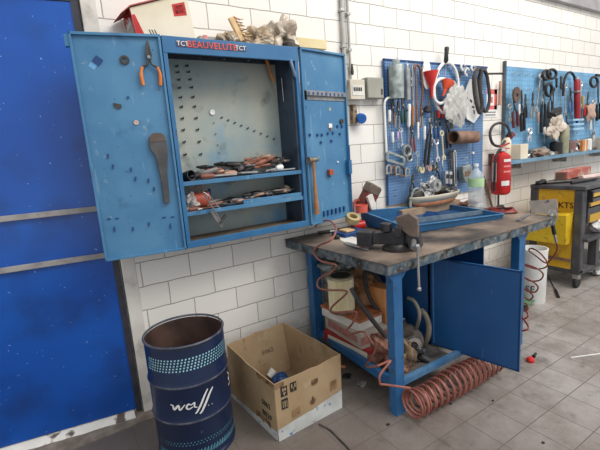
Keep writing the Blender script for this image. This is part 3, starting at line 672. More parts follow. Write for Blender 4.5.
# shallow tray with tools
ty0 = -.235
e = T('shelf_tray', 'shallow blue metal tray holding small tools on the lower cabinet shelf', 'tray', (1.27, -.12, Z))
tx0, tx1 = 1.05, CX1-.03
MB().box(tx0, tx1, ty0, -.05, Z+.001, Z+.004).box(tx0, tx1, ty0, ty0+.003, Z+.001, Z+.030).box(tx0, tx1, -.053, -.05, Z+.001, Z+.03).box(tx0, tx0+.003, ty0, -.05, Z+.001, Z+.03).box(tx1-.003, tx1, ty0, -.05, Z+.001, Z+.03).build('tray', BLUE_L, e, smooth=False)
specs = [
 ('file', (.90, -.215, .012), (1.04, -.225, .010), 'dark file at the front of the lower shelf right of the red can', BLACK, DSTEEL, .009),
 ('pliers', (.90, -.12, .018), (1.04, -.16, .022), 'black pliers on the lower shelf between the red can and the blue tray', BLACK, DSTEEL, .010),
 ('screwdriver', (.885, -.10, .09), (.86, -.18, .02), 'thin blue-handled screwdriver leaning beside the red can', BLUEP, STEEL, .006),
 ('grips', (1.08, -.16, .040), (1.26, -.12, .040), 'black grips lying in the left of the blue tray', BLACK, DSTEEL, .011),
 ('wrench', (1.12, -.20, .028), (1.30, -.10, .034), 'steel spanner across the blue tray', STEEL, STEEL, .008),
 ('pliers', (1.22, -.18, .045), (1.40, -.15, .042), 'dark pliers in the middle of the blue tray', DSTEEL, DSTEEL, .010),
 ('bar', (1.18, -.09, .03), (1.38, -.07, .03), 'thick dark punch at the back of the blue tray', DSTEEL, DSTEEL, .010),
 ('screwdriver', (.70, -.232, .01), (.88, -.225, .008), 'screwdriver with a brown handle at the front left of the lower shelf', BROWNG, STEEL, .008),
 ('bar', (.76, -.245, .008), (.96, -.205, .008), 'small brown punch at the front edge below the red can', BROWNG, STEEL, .007),
]
for k, a, b_, lab, m1, m2, r in specs:
    flat_tool(k, (a[0], a[1], Z+a[2]*PK+.004), (b_[0], b_[1], Z+b_[2]*PK+.004), lab, m1, m2, r*RK)
single('paint_tin_lid', MB().lathe([(0, 0), (.026, 0), (.028, .045), (0, .045)], Matrix.Translation((1.42, -.13, Z+.035)) @ Matrix.Rotation(.5, 4, 'Y'), 8), mat('olive_grey', (120, 116, 98), (150, 144, 122), 12, .5), 'small olive grey angular fitting at the right of the blue tray', 'fitting', (1.42, -.13, Z+.03))

loose(16, .74, 1.04, -.225, -.08, lambda x: .045, z2, 'lower')
loose(12, 1.12, 1.40, -.20, -.08, lambda x: .05, z2, 'lower')
for (cn, where), es in LOOSE.items():
    for k, e in enumerate(sorted(es, key=lambda o: o.location.x)):
        e['label'] = (ORD[k]+(' ' if k == 0 else ' from the left ')+'of the '+cn+' loose tool handles heaped on the '+where+' cabinet shelf')
# ================================================================ on top of the cabinet
zt = CZ1
e = T('open_carton', 'worn white and red spare-parts carton with its flap up, on top of the cabinet', 'carton', (.68, -.1, zt))
bl = ony(145, 31, -.2); br_ = ony(195, 34, -.2); trp = ony(186, -6, -.2); tlp = ony(129.5, 8, -.2)
dep = .19
def skew(x, z, y): return Vector((x, y, z))
x0, x1 = .545, br_.x
F0 = [Vector((x0, -.205, zt+.002)), Vector((br_.x, -.205, zt+.002)), Vector((trp.x, -.205, trp.z)), Vector((tlp.x+.0, -.205, tlp.z))]
B0 = [v+Vector((0, dep, 0)) for v in F0]
b = MB(); b.quadbox([F0[0], F0[1], B0[1], B0[0], F0[3], F0[2], B0[2], B0[3]]).build('carton_body', CREAM, e, smooth=False)
fx = lambda u, v, d=0: (F0[0].lerp(F0[1], u)).lerp(F0[3].lerp(F0[2], u), v) + Vector((0, -.0012-d, 0))
def facepatch(nm, pts, material):
    bm_ = MB(); vs = [bm_.bm.verts.new(fx(u, v)) for u, v in pts] + []
    v2 = [bm_.bm.verts.new(fx(u, v)+Vector((0, .001, 0))) for u, v in pts]
    bm_.bm.faces.new(vs); bm_.bm.faces.new(v2[::-1])
    for i in range(len(vs)): bm_.bm.faces.new((vs[i], v2[i], v2[(i+1) % len(vs)], vs[(i+1) % len(vs)]))
    bm_.build(nm, material, e, smooth=False)
facepatch('red_edge', [(0, 0), (.13, 0), (.05, .75), (.0, .75)], RED)
LU = .70
facepatch('logo_square', [(.70, .55), (.93, .55), (.93, .84), (.70, .84)], RED)
facepatch('logo_white', [(.735, .60), (.895, .60), (.895, .79), (.735, .79)], PAPER)
text_part('lettering', 'APC', .036, RED, e, basis(fx(.815, .695, .0012), F0[1]-F0[0], (0, 0, 1)))
for i in range(3): facepatch('printed_bar', [(.24+i*.045, .03), (.255+i*.045, .03), (.225+i*.045, .22), (.21+i*.045, .22)], INK)
# end face: dirty grey with red band and label
b = MB().quadbox([F0[0]+Vector((-.0015, 0, 0)), F0[0]+Vector((.001, 0, 0)), B0[0]+Vector((.001, 0, 0)), B0[0]+Vector((-.0015, 0, 0)), F0[3]+Vector((-.0015, 0, 0)), F0[3]+Vector((.001, 0, 0)), B0[3]+Vector((.001, 0, 0)), B0[3]+Vector((-.0015, 0, 0))]); b.build('end_panel', overlay(mat('grubby_card', (178, 172, 164), (200, 196, 188), 8, .8), (90, 80, 76), 14, .6, .7), e, smooth=False)
ep = lambda u, v, d=.003: F0[0].lerp(B0[0], u).lerp(F0[3].lerp(B0[3], u), v)+Vector((-d, 0, 0))
def endpatch(nm, pts, material, d=.003):
    bm_ = MB(); vs = [bm_.bm.verts.new(ep(u, v, d)) for u, v in pts]; v2 = [bm_.bm.verts.new(ep(u, v, d-.001)) for u, v in pts]
    bm_.bm.faces.new(vs); bm_.bm.faces.new(v2[::-1])
    for i in range(len(vs)): bm_.bm.faces.new((vs[i], v2[i], v2[(i+1) % len(vs)], vs[(i+1) % len(vs)]))
    bm_.build(nm, material, e, smooth=False)
endpatch('red_band', [(.0, .72), (.0, .98), (1, .98), (1, .6)], RED)
endpatch('red_edge', [(.0, 0), (.18, 0), (.25, .8), (0, .8)], RED)
endpatch('paper_label', [(.25, .5), (.8, .42), (.8, .7), (.25, .76)], PAPER, .004)
endpatch('label_print', [(.35, .66), (.65, .62), (.65, .66), (.35, .70)], GREEN, .005)
fl = MB(); p0 = F0[3]; p1 = F0[2]
fl.quadbox([p0+Vector((-.05, -.01, -.035)), p0+Vector((0, -.012, .004)), B0[3]+Vector((0, 0, .004)), B0[3]+Vector((-.06, 0, -.03)), p0+Vector((-.048, -.01, -.031)), p0+Vector((0, -.012, .010)), B0[3]+Vector((0, 0, .010)), B0[3]+Vector((-.058, 0, -.026))])
fl.quadbox([p0+Vector((0, -.012, .004)), p1+Vector((0, -.012, .004)), B0[2]+Vector((0, 0, .004)), B0[3]+Vector((0, 0, .004)), p0+Vector((0, -.012, .010)), p1+Vector((0, -.012, .010)), B0[2]+Vector((0, 0, .010)), B0[3]+Vector((0, 0, .010))])
fl.build('flap', overlay(mat('faded_red_card', (158, 72, 66), (184, 96, 86), 9, .7), (196, 160, 150), 12, .62, .72), e, smooth=False)

e = T('wooden_brush', 'pale wooden brush with frayed bristles lying on the cabinet top', 'brush', (1.13, -.15, zt))
a_, b_ = ony(231, 17, -.14), ony(243, 41, -.14)
MB().bar(a_, b_, .05, .02, (0, 1, 0)).build('back', LWOOD, e, bevel=.006)
for i in range(16):
    f = (i+.5)/16; q = a_.lerp(b_, f)
    MB().tube([q+Vector((.012, -.01, .004)), q+Vector((.05+.02*math.sin(i*2.1), -.015-.008*math.sin(i*3.), .0-.012*math.cos(i*1.7)))], .0035, 5).build('bristle_tuft', mat('bristle', (206, 170, 120), (222, 190, 144), 20, .7) if i % 3 else BROWNG, e)
c = ony(227, 33, -.12); single('cloth_wad', MB().blob((c.x, -.12, zt+.045), .055, .05, .045, .35, 8, 4, fl=zt+.001), BAGB, 'brown rag wad left of the wooden brush on the cabinet top', 'rag', (c.x, -.12, zt))
c = ony(258, 31, -.12); single('crumpled_bag', MB().blob((c.x, -.12, zt+.06), .10, .065, .07, .5, 14, 4, fl=zt+.001), BAGB, 'crumpled beige plastic bag in the middle of the cabinet top', 'bag', (c.x, -.12, zt))
c = ony(281, 30, -.12)
b = MB().blob((c.x-.01, -.13, zt+.095), .080, .07, .105, .5, 21, 4, fl=zt+.001)
single('crumpled_bag', b, mat('grey_film', (168, 154, 136), (202, 190, 172), 12, .3, bump=.8), 'grey crumpled plastic sack rising highest on the cabinet top', 'bag', (c.x, -.12, zt))
c = ony(291, 44, -.2); single('black_strap_roll', MB().lathe([(.012, -.02), (.03, -.02), (.03, .02), (.012, .02), (.012, -.02)], Matrix.Translation((c.x-.03, -.2, zt+.012)), 20), BLACK, 'flat black roll at the right front corner of the cabinet top', 'roll', (c.x, -.2, zt))
p = ony(205, 38, -.2); single('red_tag', MB().box(p.x-.012, p.x+.012, -.21, -.2, zt+.001, zt+.035), mat('pink_tag', (206, 120, 116), (232, 190, 186), 40, .6), 'small pink and white tag at the cabinet top front edge', 'tag', (p.x, -.2, zt))
q0, q1 = ony(298, 46.5, -.02), ony(325, 47, -.02)
q0 = ony(297, 46, -.04); q1 = ony(324.5, 47.5, -.04)
single('cream_box', MB().box(q0.x-.06, q1.x, -.07, -.004, q1.z-.02, q1.z+.045), mat('yellow_cream', (216, 198, 150), (226, 210, 168), 6, .7), 'flat yellowish box behind the top of the right cabinet door', 'box', (q1.x-.1, -.04, q1.z-.02), bevel=.002)
p = ony(196, 40, -.1); single('grey_slab', MB().box(.93, 1.12, -.10, -.02, zt+.001, zt+.06), mat('warm_grey_card', (160, 148, 138), (176, 164, 154), 6, .8), 'low grey-brown cardboard slab behind the rag on the cabinet top', 'slab', (1.02, -.06, zt))

# ================================================================ services on the wall
def cond(xa, xb, label, r, w_top=-10):
    p0 = ony(xa, w_top, -.025); p1 = ony(xb, 78, -.025); x = (p0.x+p1.x)/2
    e = T('conduit_pipe', label, 'pipe', (x, -.022, p1.z-.06), None, None)
    MB().tube([(x, -.022, 3.06), (x, -.022, p1.z-.06)], r, 12).build('pipe', mat('conduit_grey', (158, 156, 150), (178, 176, 170), 8, .5), e)
    return e, x
e1, xa = cond(340, 346, 'left one of two grey conduit pipes running down the wall behind the cabinet door', .014)
for z in (2.62, 2.36): MB().box(xa-.02, xa+.02, -.04, -.002, z-.01, z+.01).build('clip', STEEL, e1, bevel=.002)
e2, xb = cond(347, 351, 'right one of two grey conduit pipes running down the wall behind the cabinet door', .010)
for z in (2.60, 2.34): MB().box(xb-.016, xb+.016, -.036, -.002, z-.01, z+.01).build('clip', STEEL, e2, bevel=.002)
MB().lathe([(.016, -.05), (.018, -.03), (.012, .03)], Matrix.Translation((xb+.01, -.024, ony(353, 68, -.03).z)), 12).build('end_gland', RUB, e2)
def wbox(px0, py0, px1, py1, d, name, label, m_, cat, Y=-.04):
    a_ = ony(px0, py0, Y); b_ = ony(px1, py1, Y)
    e = T(name, label, cat, ((a_.x+b_.x)/2, 0, b_.z)); MB().box(a_.x, b_.x, -d, -.002, b_.z, a_.z).build('housing', m_, e, bevel=.005); return e, a_, b_
e, a_, b_ = wbox(350, 79, 365.5, 99.5, .06, 'switch_box', 'cream electrical box with a clear breaker window on the wall right of the cabinet', mat('box_cream', (196, 188, 172), (208, 200, 186), 6, .5), 'electrical box', -.06)
w0 = (b_.x-a_.x); h0 = (a_.z-b_.z)
MB().box(a_.x+w0*.12, b_.x-w0*.1, -.063, -.059, b_.z+h0*.2, a_.z-h0*.28).build('window', mat('pale_window', (206, 204, 196), (222, 220, 212), 6, .2), e)
for i in range(5): MB().box(a_.x+w0*(.2+.12*i), a_.x+w0*(.27+.12*i), -.066, -.062, b_.z+h0*.42, b_.z+h0*.6).build('breaker', BLACK, e)
e, a_, b_ = wbox(367, 77, 384, 98.5, .07, 'junction_box', 'grey-green junction box between the cream box and the first pegboard', mat('box_greygreen', (134, 138, 126), (148, 150, 138), 6, .45), 'junction box', -.07)
MB().box(b_.x-.035, b_.x-.015, -.075, -.069, b_.z+.03, b_.z+.075).build('latch', DSTEEL, e)
MB().box(a_.x+.005, b_.x-.005, -.073, -.068, b_.z+.005, a_.z-.005).build('lid', mat('lid_grey', (146, 146, 134), (158, 158, 146), 6, .4), e, bevel=.003)
p = ony(361, 117, -.05)
e = T('wall_socket', 'blue round power socket with a rusty bracket on the wall under the electrical boxes', 'socket', (p.x, 0, p.z-.05))
MB().lathe([(0, 0), (.036, 0), (.040, .02), (.040, .05), (.034, .062), (0, .062)], Matrix.Translation((p.x, -.03, p.z-.003)) @ Matrix.Rotation(PI/2+.3, 4, 'X') @ Matrix.Rotation(-.25, 4, 'Y'), 20).build('cap', BLUEP, e)
MB().box(p.x-.075, p.x-.03, -.04, -.002, p.z-.05, p.z+.10).build('bracket', overlay(mat('bracket_brown', (132, 112, 88), (156, 134, 108), 16, .6), (60, 50, 44), 20, .5, .6), e, bevel=.004)
# fire-equipment sign
a_, b_ = ony(484.5, 89, -.004), ony(496.5, 117, -.004)
e = T('safety_sign', 'white wall sign with a red frame behind the hanging hoses', 'sign', ((a_.x+b_.x)/2, -.002, b_.z))
W_ = b_.x-a_.x; H_ = a_.z-b_.z
MB().box(a_.x, b_.x, -.005, -.001, b_.z, a_.z).build('plate', WHITE, e)
MB().box(a_.x+.01, b_.x, -.007, -.0045, a_.z-H_*.17, a_.z).box(a_.x+.01, b_.x, -.007, -.0045, a_.z-H_*.72, a_.z-H_*.58).box(b_.x-W_*.22, b_.x, -.007, -.0045, a_.z-H_*.72, a_.z).box(a_.x+W_*.3, b_.x-W_*.35, -.007, -.0045, a_.z-H_*.48, a_.z-H_*.28).build('red_print', mat('faded_sign_red', (206, 92, 88), (220, 116, 110), 12, .6), e)
for k in range(2): MB().box(a_.x+.02, b_.x-.02, -.0065, -.0045, b_.z+H_*(.06+.1*k), b_.z+H_*(.10+.1*k)).build('small_print', GREYG, e)

# ================================================================ pegboards
PEG1 = pegboard_mat('pegboard_blue', (92, 126, 164), .026, (56, 84, 124), .24)
PEG2 = pegboard_mat('pegboard_pale_blue', (98, 144, 176), .05, (74, 116, 146), .14)
a_, b_ = ony(383.5, 58, -.02), ony(487, 205, -.02); zb = ony(386, 206, -.02).z; x1p = ony(487.5, 100, -.02).x; zt1 = (ony(383, 58, -.02).z+ony(487, 68, -.02).z)/2
x1p = (ony(487, 68, -.02).x)
e = T('pegboard', 'dark blue perforated tool board above the workbench', 'pegboard', ((a_.x+x1p)/2, 0, zb))
MB().box(a_.x, x1p-.22, -.022, -.004, zb, zt1).box(x1p-.23, x1p, -.022, -.004, zt1-.42, zt1).box(x1p-.23, x1p-.06, -.022, -.004, zb, zt1-.41).build('panel', PEG1, e, smooth=False)
MB().box(a_.x-.01, x1p, -.028, -.02, zt1-.010, zt1+.004).box(a_.x-.01, a_.x+.004, -.028, -.02, zb, zt1).build('edge', BLUEM, e, smooth=False)
PB1 = e
a_ = ony(505, 64, -.02); zb2 = ony(506, 158, -.02).z; zt2 = a_.z
e = T('pegboard', 'pale blue perforated tool board above the trolley, with a dark post at its left edge', 'pegboard', (5.4, 0, zb2))
MB().box(a_.x, 6.9, -.022, -.004, zb2, zt2-.02).build('panel', PEG2, e, smooth=False)
MB().box(a_.x-.012, a_.x+.008, -.035, -.004, zb2, zt2+.03).build('post', mat('post_dark', (66, 78, 88), (90, 100, 108), 9, .5), e, smooth=False)
for k in range(16):
    x = a_.x+.12+(k % 5)*.14+(k//5)*.03; z = zt2-.10-(k//5)*.16
    MB().bar((x, -.022, z), (x+.02, -.065, z+.012), .006, .006).build('peg', STEEL, e)
PX2 = a_.x
YP = -.058
def P1(x, y, d=0): return ony(x, y, YP-d)
# ---- first board, from the photograph's left to right
can(P1(396, 60, .03), P1(396.5, 99, .03), .064, 'galvanised measuring jug hanging at the top left of the dark blue board', GALV)
can(P1(407, 64), P1(408, 100), .026, 'slim metal spray gun cup hanging right of the galvanised jug', STEEL, 'spray_cup', 'spray cup')
for i, (x, m_, lab) in enumerate(((412, STEEL, 'bright steel rod hanging beside the spray cup'), (415.5, BROWN, 'brown wooden rod hanging beside the steel rod'))):
    q0, q1 = P1(x, 66), P1(x+1.5, 122)
    e, L = tool_root('hanging_rod', lab, 'rod', q0, q1); Pt(e, 'rod', MB().tube([(0, 0, 0), (0, 0, -L)], .009, 8), m_); Pt(e, 'eye', MB().tube([(.01*math.cos(k*PI/4), 0, .012+.01*math.sin(k*PI/4)) for k in range(8)], .003, 5, closed=True), STEEL)
loop('leather_strap', [P1(x, y) for x, y in ((413, 68), (417, 65), (421, 72), (422.5, 90), (421, 110), (420.5, 128))], .009, 'brown curved strap hanging left of the white oval plate', 'strap', mat('strap_brown', (104, 66, 52), (128, 86, 68), 10, .6), closed=False)
e = T('white_plate', 'white oval plastic plate hung high on the dark blue board behind the red funnel', 'plate', P1(427, 73))
MB().lathe([(0, -.006), (1, -.006), (1, .0), (0, .0)], Matrix.Translation(P1(427, 74)) @ Matrix.Rotation(PI/2, 4, 'X') @ Matrix.Diagonal((.055, .13, 1, 1)), 24).build('disc', WHITE, e)
funnel(P1(430.5, 71, .03), P1(432, 98, .03), .068, 'red plastic funnel with a long spout on the dark blue board', REDP)
e, L = tool_root('wooden_mallet', 'small dark mallet with a brown stick under the red funnel', 'mallet', P1(431, 90), P1(427.5, 112)); Pt(e, 'stick', MB().tube([(0, 0, 0), (0, 0, -L*.8)], .006, 8), BROWN); Pt(e, 'head', MB().lathe([(0, -L), (.034, -L), (.034, -L*.78), (0, -L*.78)]), DSTEEL)
loop('hoop', ellipse(446, 88, 12, 25.5, YP, 16, tilt=.05), .015, 'large white plastic hoop hanging in the middle of the dark blue board', 'hoop', WHITE)
loop('hoop', ellipse(441, 91, 7.6, 12.5, YP-.03, 14, tilt=.1), .014, 'smaller white hoop overlapping the large one', 'hoop', WHITE)
screwdriver(P1(446.8, 47, .02), P1(445, 82, .02), 'tall black-handled driver sticking up above the dark blue board', BLACK, hf=.45, r=.022, cat='driver')
funnel(P1(448, 82, .05), P1(443, 96, .05), .06, 'orange-red cone leaning inside the smaller white hoop', ORRED)
# white clips
for i, (x, y, s_, lab) in enumerate(((463, 67, 1, 'white plastic clip at the top right of the dark blue board'), (467, 72, 1.1, 'white and chrome clip just below the topmost clip'), (473, 68, .9, 'white clip beside the dark hoses'), (460, 74, .8, 'dark small clip left of the white clips'))):
    c = P1(x, y); e = T('pipe_clip', lab, 'clip', c, None, None)
    MB().tube([c+Vector((.03*s_*math.cos(a), 0, .03*s_*math.sin(a))) for a in [.5+k*.6 for k in range(8)]], .010, 6).build('ring', WHITE if i < 3 else DSTEEL, e)
    MB().bar(c+Vector((-.03*s_, 0, -.03*s_)), c+Vector((.04*s_, -.01, .0)), .012, .012).build('screw', STEEL if i < 3 else BLACK, e)
# white template panel
pts = [(463, 98), (470, 79), (477, 78), (483, 92), (482, 112), (474, 123), (467, 119)]
P_ = [P1(*q) for q in pts]; c = P_[0]
e = T('template_plate', 'white template sheet with black marks hanging behind the dark hose loops', 'template', c)
MB().prism([(p.x, p.z) for p in P_], YP, YP+.008).build('sheet', WHITE, e)
for x, y, a in ((471, 101, .6), (473, 107, .2), (480, 96, 1.2), (474, 112, 1.4), (482, 108, 1.3)):
    q = P1(x, y); MB().box(-.02, .02, -.003, -.001, -.008, .008, Matrix.Translation(q) @ Matrix.Rotation(a, 4, 'Y')).build('black_mark', INK, e)
# dark hose loops on a peg
loop('hose_loop', [P1(x, y, .06) for x, y in ((477, 70), (474, 78), (474.5, 92), (477, 106), (480, 113), (482, 104), (480, 86), (481, 74), (480, 69))], .018, 'thick dark rubber hose loop hanging on a peg, the front one of two', 'hose', RUB, group=None)
loop('hose_loop', [P1(x, y, .025) for x, y in ((482, 70), (479, 80), (481, 98), (483.5, 110), (487, 110), (489.5, 98), (488, 82), (486, 73))], .017, 'thick dark rubber hose loop hanging behind the front one, nearer the sign', 'hose', RUB, group=None)
q = P1(485, 73.8, .02); single('peg_bar', MB().tube([q, q+Vector((.22, -.06, 0))], .010, 8), BLACK, 'black peg holding the dark hose loops', 'peg', q)
# clear bag
c = P1(457, 105, .05)
e = T('clear_plastic_bag', 'clear plastic bag hanging below the orange-red cone', 'bag', c)
MB().blob((c.x-.02, c.y+.0, c.z), .135, .045, .17, .30, 31, 4).build('film', BAGM, e)
MB().tube([c+Vector((.0, .04, .2)), c+Vector((.02, 0, .15))], .012, 8).build('neck', BAGM, e)
# brown tube
p0, p1 = P1(453, 137.5, .09), P1(475, 137, .025)
e = T('cardboard_tube', 'short brown tube lying across pegs at the right of the dark blue board', 'tube', p0)
d = (p1-p0).normalized(); Mt = basis(p0, (0, 0, 1), d.cross(Vector((0, 0, 1)))); 
q = d.to_track_quat('Z', 'Y').to_matrix().to_4x4(); Mt = Matrix.Translation(p0) @ q; Lt = (p1-p0).length
MB().lathe([(.052, 0), (.060, 0), (.060, Lt), (.052, Lt), (.052, 0)], Mt, 24).build('wall', BROWN, e)
MB().lathe([(.061, -.002), (.063, -.002), (.063, .014), (.061, .014)], Mt, 24).build('rim', DSTEEL, e)
pliers(P1(441, 98), P1(440.5, 118), 'pliers with bright red grips below the smaller white hoop', REDP, spread=.32, hf=.6, rg=.012)
# rows of small hand tools
pliers(P1(402, 96), P1(404, 123), 'dark green gripped pliers hanging under the galvanised jug', GREEN, spread=.2, rg=.012)
pliers(P1(393, 99), P1(392, 124), 'brown gripped pliers hanging at the far left of the dark blue board', BROWN, spread=.22, rg=.010)
pliers(P1(398.5, 100), P1(397, 128), 'steel pliers hanging between the brown and the green gripped ones', STEEL, spread=.2, rg=.008)
screwdriver(P1(389.5, 110), P1(390, 134), 'screwdriver with a white handle by the white pipe', WHITE, hf=.5, r=.013)
screwdriver(P1(409, 104), P1(408.5, 150), 'long brush with a white grip hanging under the spray cup', WHITE, hf=.5, r=.018)
screwdriver(P1(413, 106), P1(412.5, 142), 'screwdriver with a wooden handle under the brown rod', WOOD, hf=.55, r=.015)
screwdriver(P1(418, 122), P1(418, 150), 'screwdriver with a short pale handle under the brown strap', WHITE, hf=.6, r=.012)
screwdriver(P1(424.5, 126), P1(424.5, 149), 'stubby scraper with a white handle left of the long black pliers', WHITE, hf=.6, r=.013, cat='scraper')
pliers(P1(432, 112), P1(426, 166), 'very long black pliers hanging in the middle of the dark blue board', BLACK, spread=.10, hf=.6, rg=.013)
wrench(P1(436, 139), P1(438, 162), 'bright steel spanner hanging beside the long black pliers', CHROME, r=.026)
wrench(P1(441.5, 131), P1(444, 160), 'spanner with a cream ring end hanging left of the brown tube', mat('cream_ring', (212, 202, 168), (226, 216, 184), 8, .5), r=.022)
pliers(P1(435, 112), P1(437, 140), 'blue gripped pliers hanging above the bright spanner', BLUEM, spread=.22, rg=.010)
pliers(P1(446, 112), P1(449, 148), 'black scissors-like shears hanging above the brown tube left end', BLACK, spread=.16, hf=.5, rg=.010, cat='shears')
screwdriver(P1(452, 118), P1(451, 134), 'small olive handled tool left of the clear bag', mat('olive', (96, 92, 56), (116, 110, 70), 9, .5), hf=.7, r=.014, cat='awl')
e, L = tool_root('steel_rule', 'long bright slotted steel bar hanging below the brown tube', 'bar', P1(454.5, 150), P1(455.5, 186)); Pt(e, 'bar', MB().box(-.022, -.010, -.006, .006, -L, 0).box(.010, .022, -.006, .006, -L, 0).box(-.022, .022, -.006, .006, -.02, 0).box(-.022, .022, -.006, .006, -L, -L+.02), CHROME, .002); Pt(e, 'backing', MB().box(-.06, -.028, .0, .01, -L, -.0), DSTEEL, .002)
# clamp with sprockets
q = [P1(x, y, .02) for x, y in ((388, 152), (404, 158), (403.5, 165), (387, 160))]
e = T('clamp_frame', 'rectangular steel clamp frame hung at the lower left of the dark blue board', 'clamp', q[3])
b = MB()
for i in range(4): b.bar(q[i], q[(i+1) % 4], .022, .016, (0, 1, 0))
b.build('frame', GALV, e, bevel=.002)
for i, (x, y, r_, lab) in enumerate(((407, 151, .045, 'chain sprocket wound with chain beside the clamp frame'), (409.5, 157.5, .034, 'small sprocket at the lower right of the clamp frame'))):
    c = P1(x, y, .02); e = T('sprocket', lab, 'sprocket', c)
    MB().tube([c+Vector((r_*math.cos(k*PI/6), 0, r_*math.sin(k*PI/6))) for k in range(12)], r_*.3, 6, closed=True).build('rim', GALV, e)
    MB().bar(c+Vector((-r_, 0, 0)), c+Vector((r_, 0, 0)), .012, .012).bar(c+Vector((0, 0, -r_)), c+Vector((0, 0, r_)), .012, .012).build('spokes', DSTEEL, e)
mm = [STEEL, BROWN, GALV, DSTEEL]
names = ['leftmost', 'second from the left', 'third from the left', 'fourth from the left', 'rightmost']
for i, x in enumerate((388.5, 393, 397.5, 402, 407)):
    c = P1(x, 165+i*.8, .01); e = T('shackle', names[i]+' of the five hanging shackles under the clamp frame', 'shackle', c, None, 'shackles under the clamp frame')
    MB().tube([c+Vector(v) for v in ((-.02, 0, -.07), (-.022, 0, -.02), (0, 0, 0), (.022, 0, -.02), (.02, 0, -.07))], .009, 6, smooth=3).build('bow', mm[i % 4], e)
    MB().tube([c+Vector((-.032, 0, -.072)), c+Vector((.032, 0, -.072))], .008, 6).build('pin', mm[(i+2) % 4], e)
for i, (x, y, L_, m_, lab) in enumerate(((421.5, 166, 10, mat('straw', (196, 186, 140), (210, 200, 156), 8, .6), 'pale yellow hanging cone tag in the lower middle of the dark blue board'), (429, 164, 9, mat('pinkgrey', (166, 132, 124), (184, 150, 142), 8, .6), 'pinkish grey pulley beside the pale cone tag'), (433.5, 164, 8, DSTEEL, 'small dark pulley right of the pinkish one'))):
    c = P1(x, y+4, .015); e = T('pulley', lab, 'pulley', c)
    MB().lathe([(0, -.012), (.030, -.012), (.024, 0), (.030, .012), (0, .012)], Matrix.Translation(c) @ Matrix.Rotation(PI/2, 4, 'X')).build('wheel', m_, e)
    MB().bar(c+Vector((0, -.016, .0)), c+Vector((0, -.016, .06)), .012, .006).build('strap', STEEL, e)
for i, (x, y) in enumerate(((446, 171), (450, 171.5))):
    c = P1(x, y); e = T('chrome_socket', ('left' if i == 0 else 'right')+' one of two chrome tool holders above the cream basin', 'holder', c, None, 'chrome tool holders')
    MB().lathe([(.012, -.12), (.022, -.12), (.022, 0), (.012, 0), (.012, -.12)], Matrix.Translation(c), 12).build('sleeve', CHROME, e)
    MB().box(-.02, .02, -.026, -.018, -.07, -.03, Matrix.Translation(c)).build('slot', BLACK, e)
q = P1(465.5, 166, .02); e = T('grinder_head', 'grey angled metal block hanging right of the slotted bar', 'block', q)
MB().prism([(q.x-.08, q.z), (q.x+.03, q.z+.015), (q.x+.075, q.z-.02), (q.x+.055, q.z-.13), (q.x-.01, q.z-.17), (q.x-.07, q.z-.12)], q.y-.03, q.y+.03).build('body', GALV, e, bevel=.006)
MB().box(q.x-.05, q.x+.035, q.y-.034, q.y-.029, q.z-.1, q.z-.05).build('label', BROWN, e)
q = P1(468.5, 158, .02); single('blue_dot_clip', MB().lathe([(0, 0), (.012, 0), (.012, .02), (0, .02)], Matrix.Translation(P1(472, 153)) @ Matrix.Rotation(PI/2, 4, 'X'), 10), WHITE, 'tiny white clip under the right end of the brown tube', 'clip', P1(472, 153))
# white plastic pipe at the left edge
loop('plastic_pipe', [P1(x, y, .0) for x, y in ((390, 97.5), (386.5, 99), (384.5, 104), (385, 120), (386.5, 153))], .010, 'thin white pipe bent over at its top along the left edge of the board', 'pipe', WHITE, closed=False)

more = [
 ('sd', (392.5, 132), (393.5, 150), 'white-tipped thin tool above the clamp frame', WHITE, .6, .012),
 ('sd', (397.5, 132), (398.5, 149), 'pink-tipped thin tool above the clamp frame', mat('pink_tip', (206, 160, 190), (220, 176, 204), 8, .5), .4, .010),
 ('pl', (411, 120), (413.5, 152), 'dark red gripped long pliers under the wooden rod', mat('wine3', (112, 58, 50), (134, 74, 62), 8, .5), .14, .010),
 ('wr', (400.5, 128), (402.5, 148), 'small chrome spanner between the thin tools and the long brush', CHROME, .018, 0),
 ('pl', (422, 104), (421, 126), 'slim silver pliers left of the small dark mallet', STEEL, .14, .008),
 ('wr', (430.5, 118), (432, 142), 'chrome spanner beside the very long black pliers', CHROME, .018, 0),
 ('sd', (439.5, 116), (441, 136), 'screwdriver with a black handle below the bright red grips', BLACK, .5, .012),
 ('pl', (436.5, 162), (438, 184), 'dark pliers hanging above the foil sleeve', DSTEEL, .24, .010),
 ('wr', (417, 152), (417.5, 170), 'small galvanised spanner right of the sprockets', GALV, .020, 0),
 ('pl', (413, 174), (412, 196), 'rusty pliers hanging low on the dark blue board', DSTEEL, .26, .009),
 ('sd', (442, 160), (443.5, 184), 'slim chrome driver left of the two chrome tool holders', CHROME, .4, .010),
]
for k, a, b_, lab, m_, s_, r_ in more:
    if k == 'pl': pliers(P1(*a), P1(*b_), lab, m_, spread=s_, rg=r_)
    elif k == 'wr': wrench(P1(*a), P1(*b_), lab, m_, r=s_)
    else: screwdriver(P1(*a), P1(*b_), lab, m_, hf=s_, r=r_)
bq = MB(); rq = random.Random(2)
for k in range(70):
    x = rq.uniform(2.55, 3.72); z = zb+.05+rq.random()*(zt1-zb-.1)
    x = round(x/.052)*.052; z = round(z/.052)*.052
    p = Vector((x, -.022, z)); h_ = MB().bar(p, p+Vector((.0, -.045, .004)), .006, .006).bar(p+Vector((0, -.043, 0)), p+Vector((0, -.046, .016)), .005, .005)
    h_.build('peg', STEEL if k % 3 else WHITE, PB1)
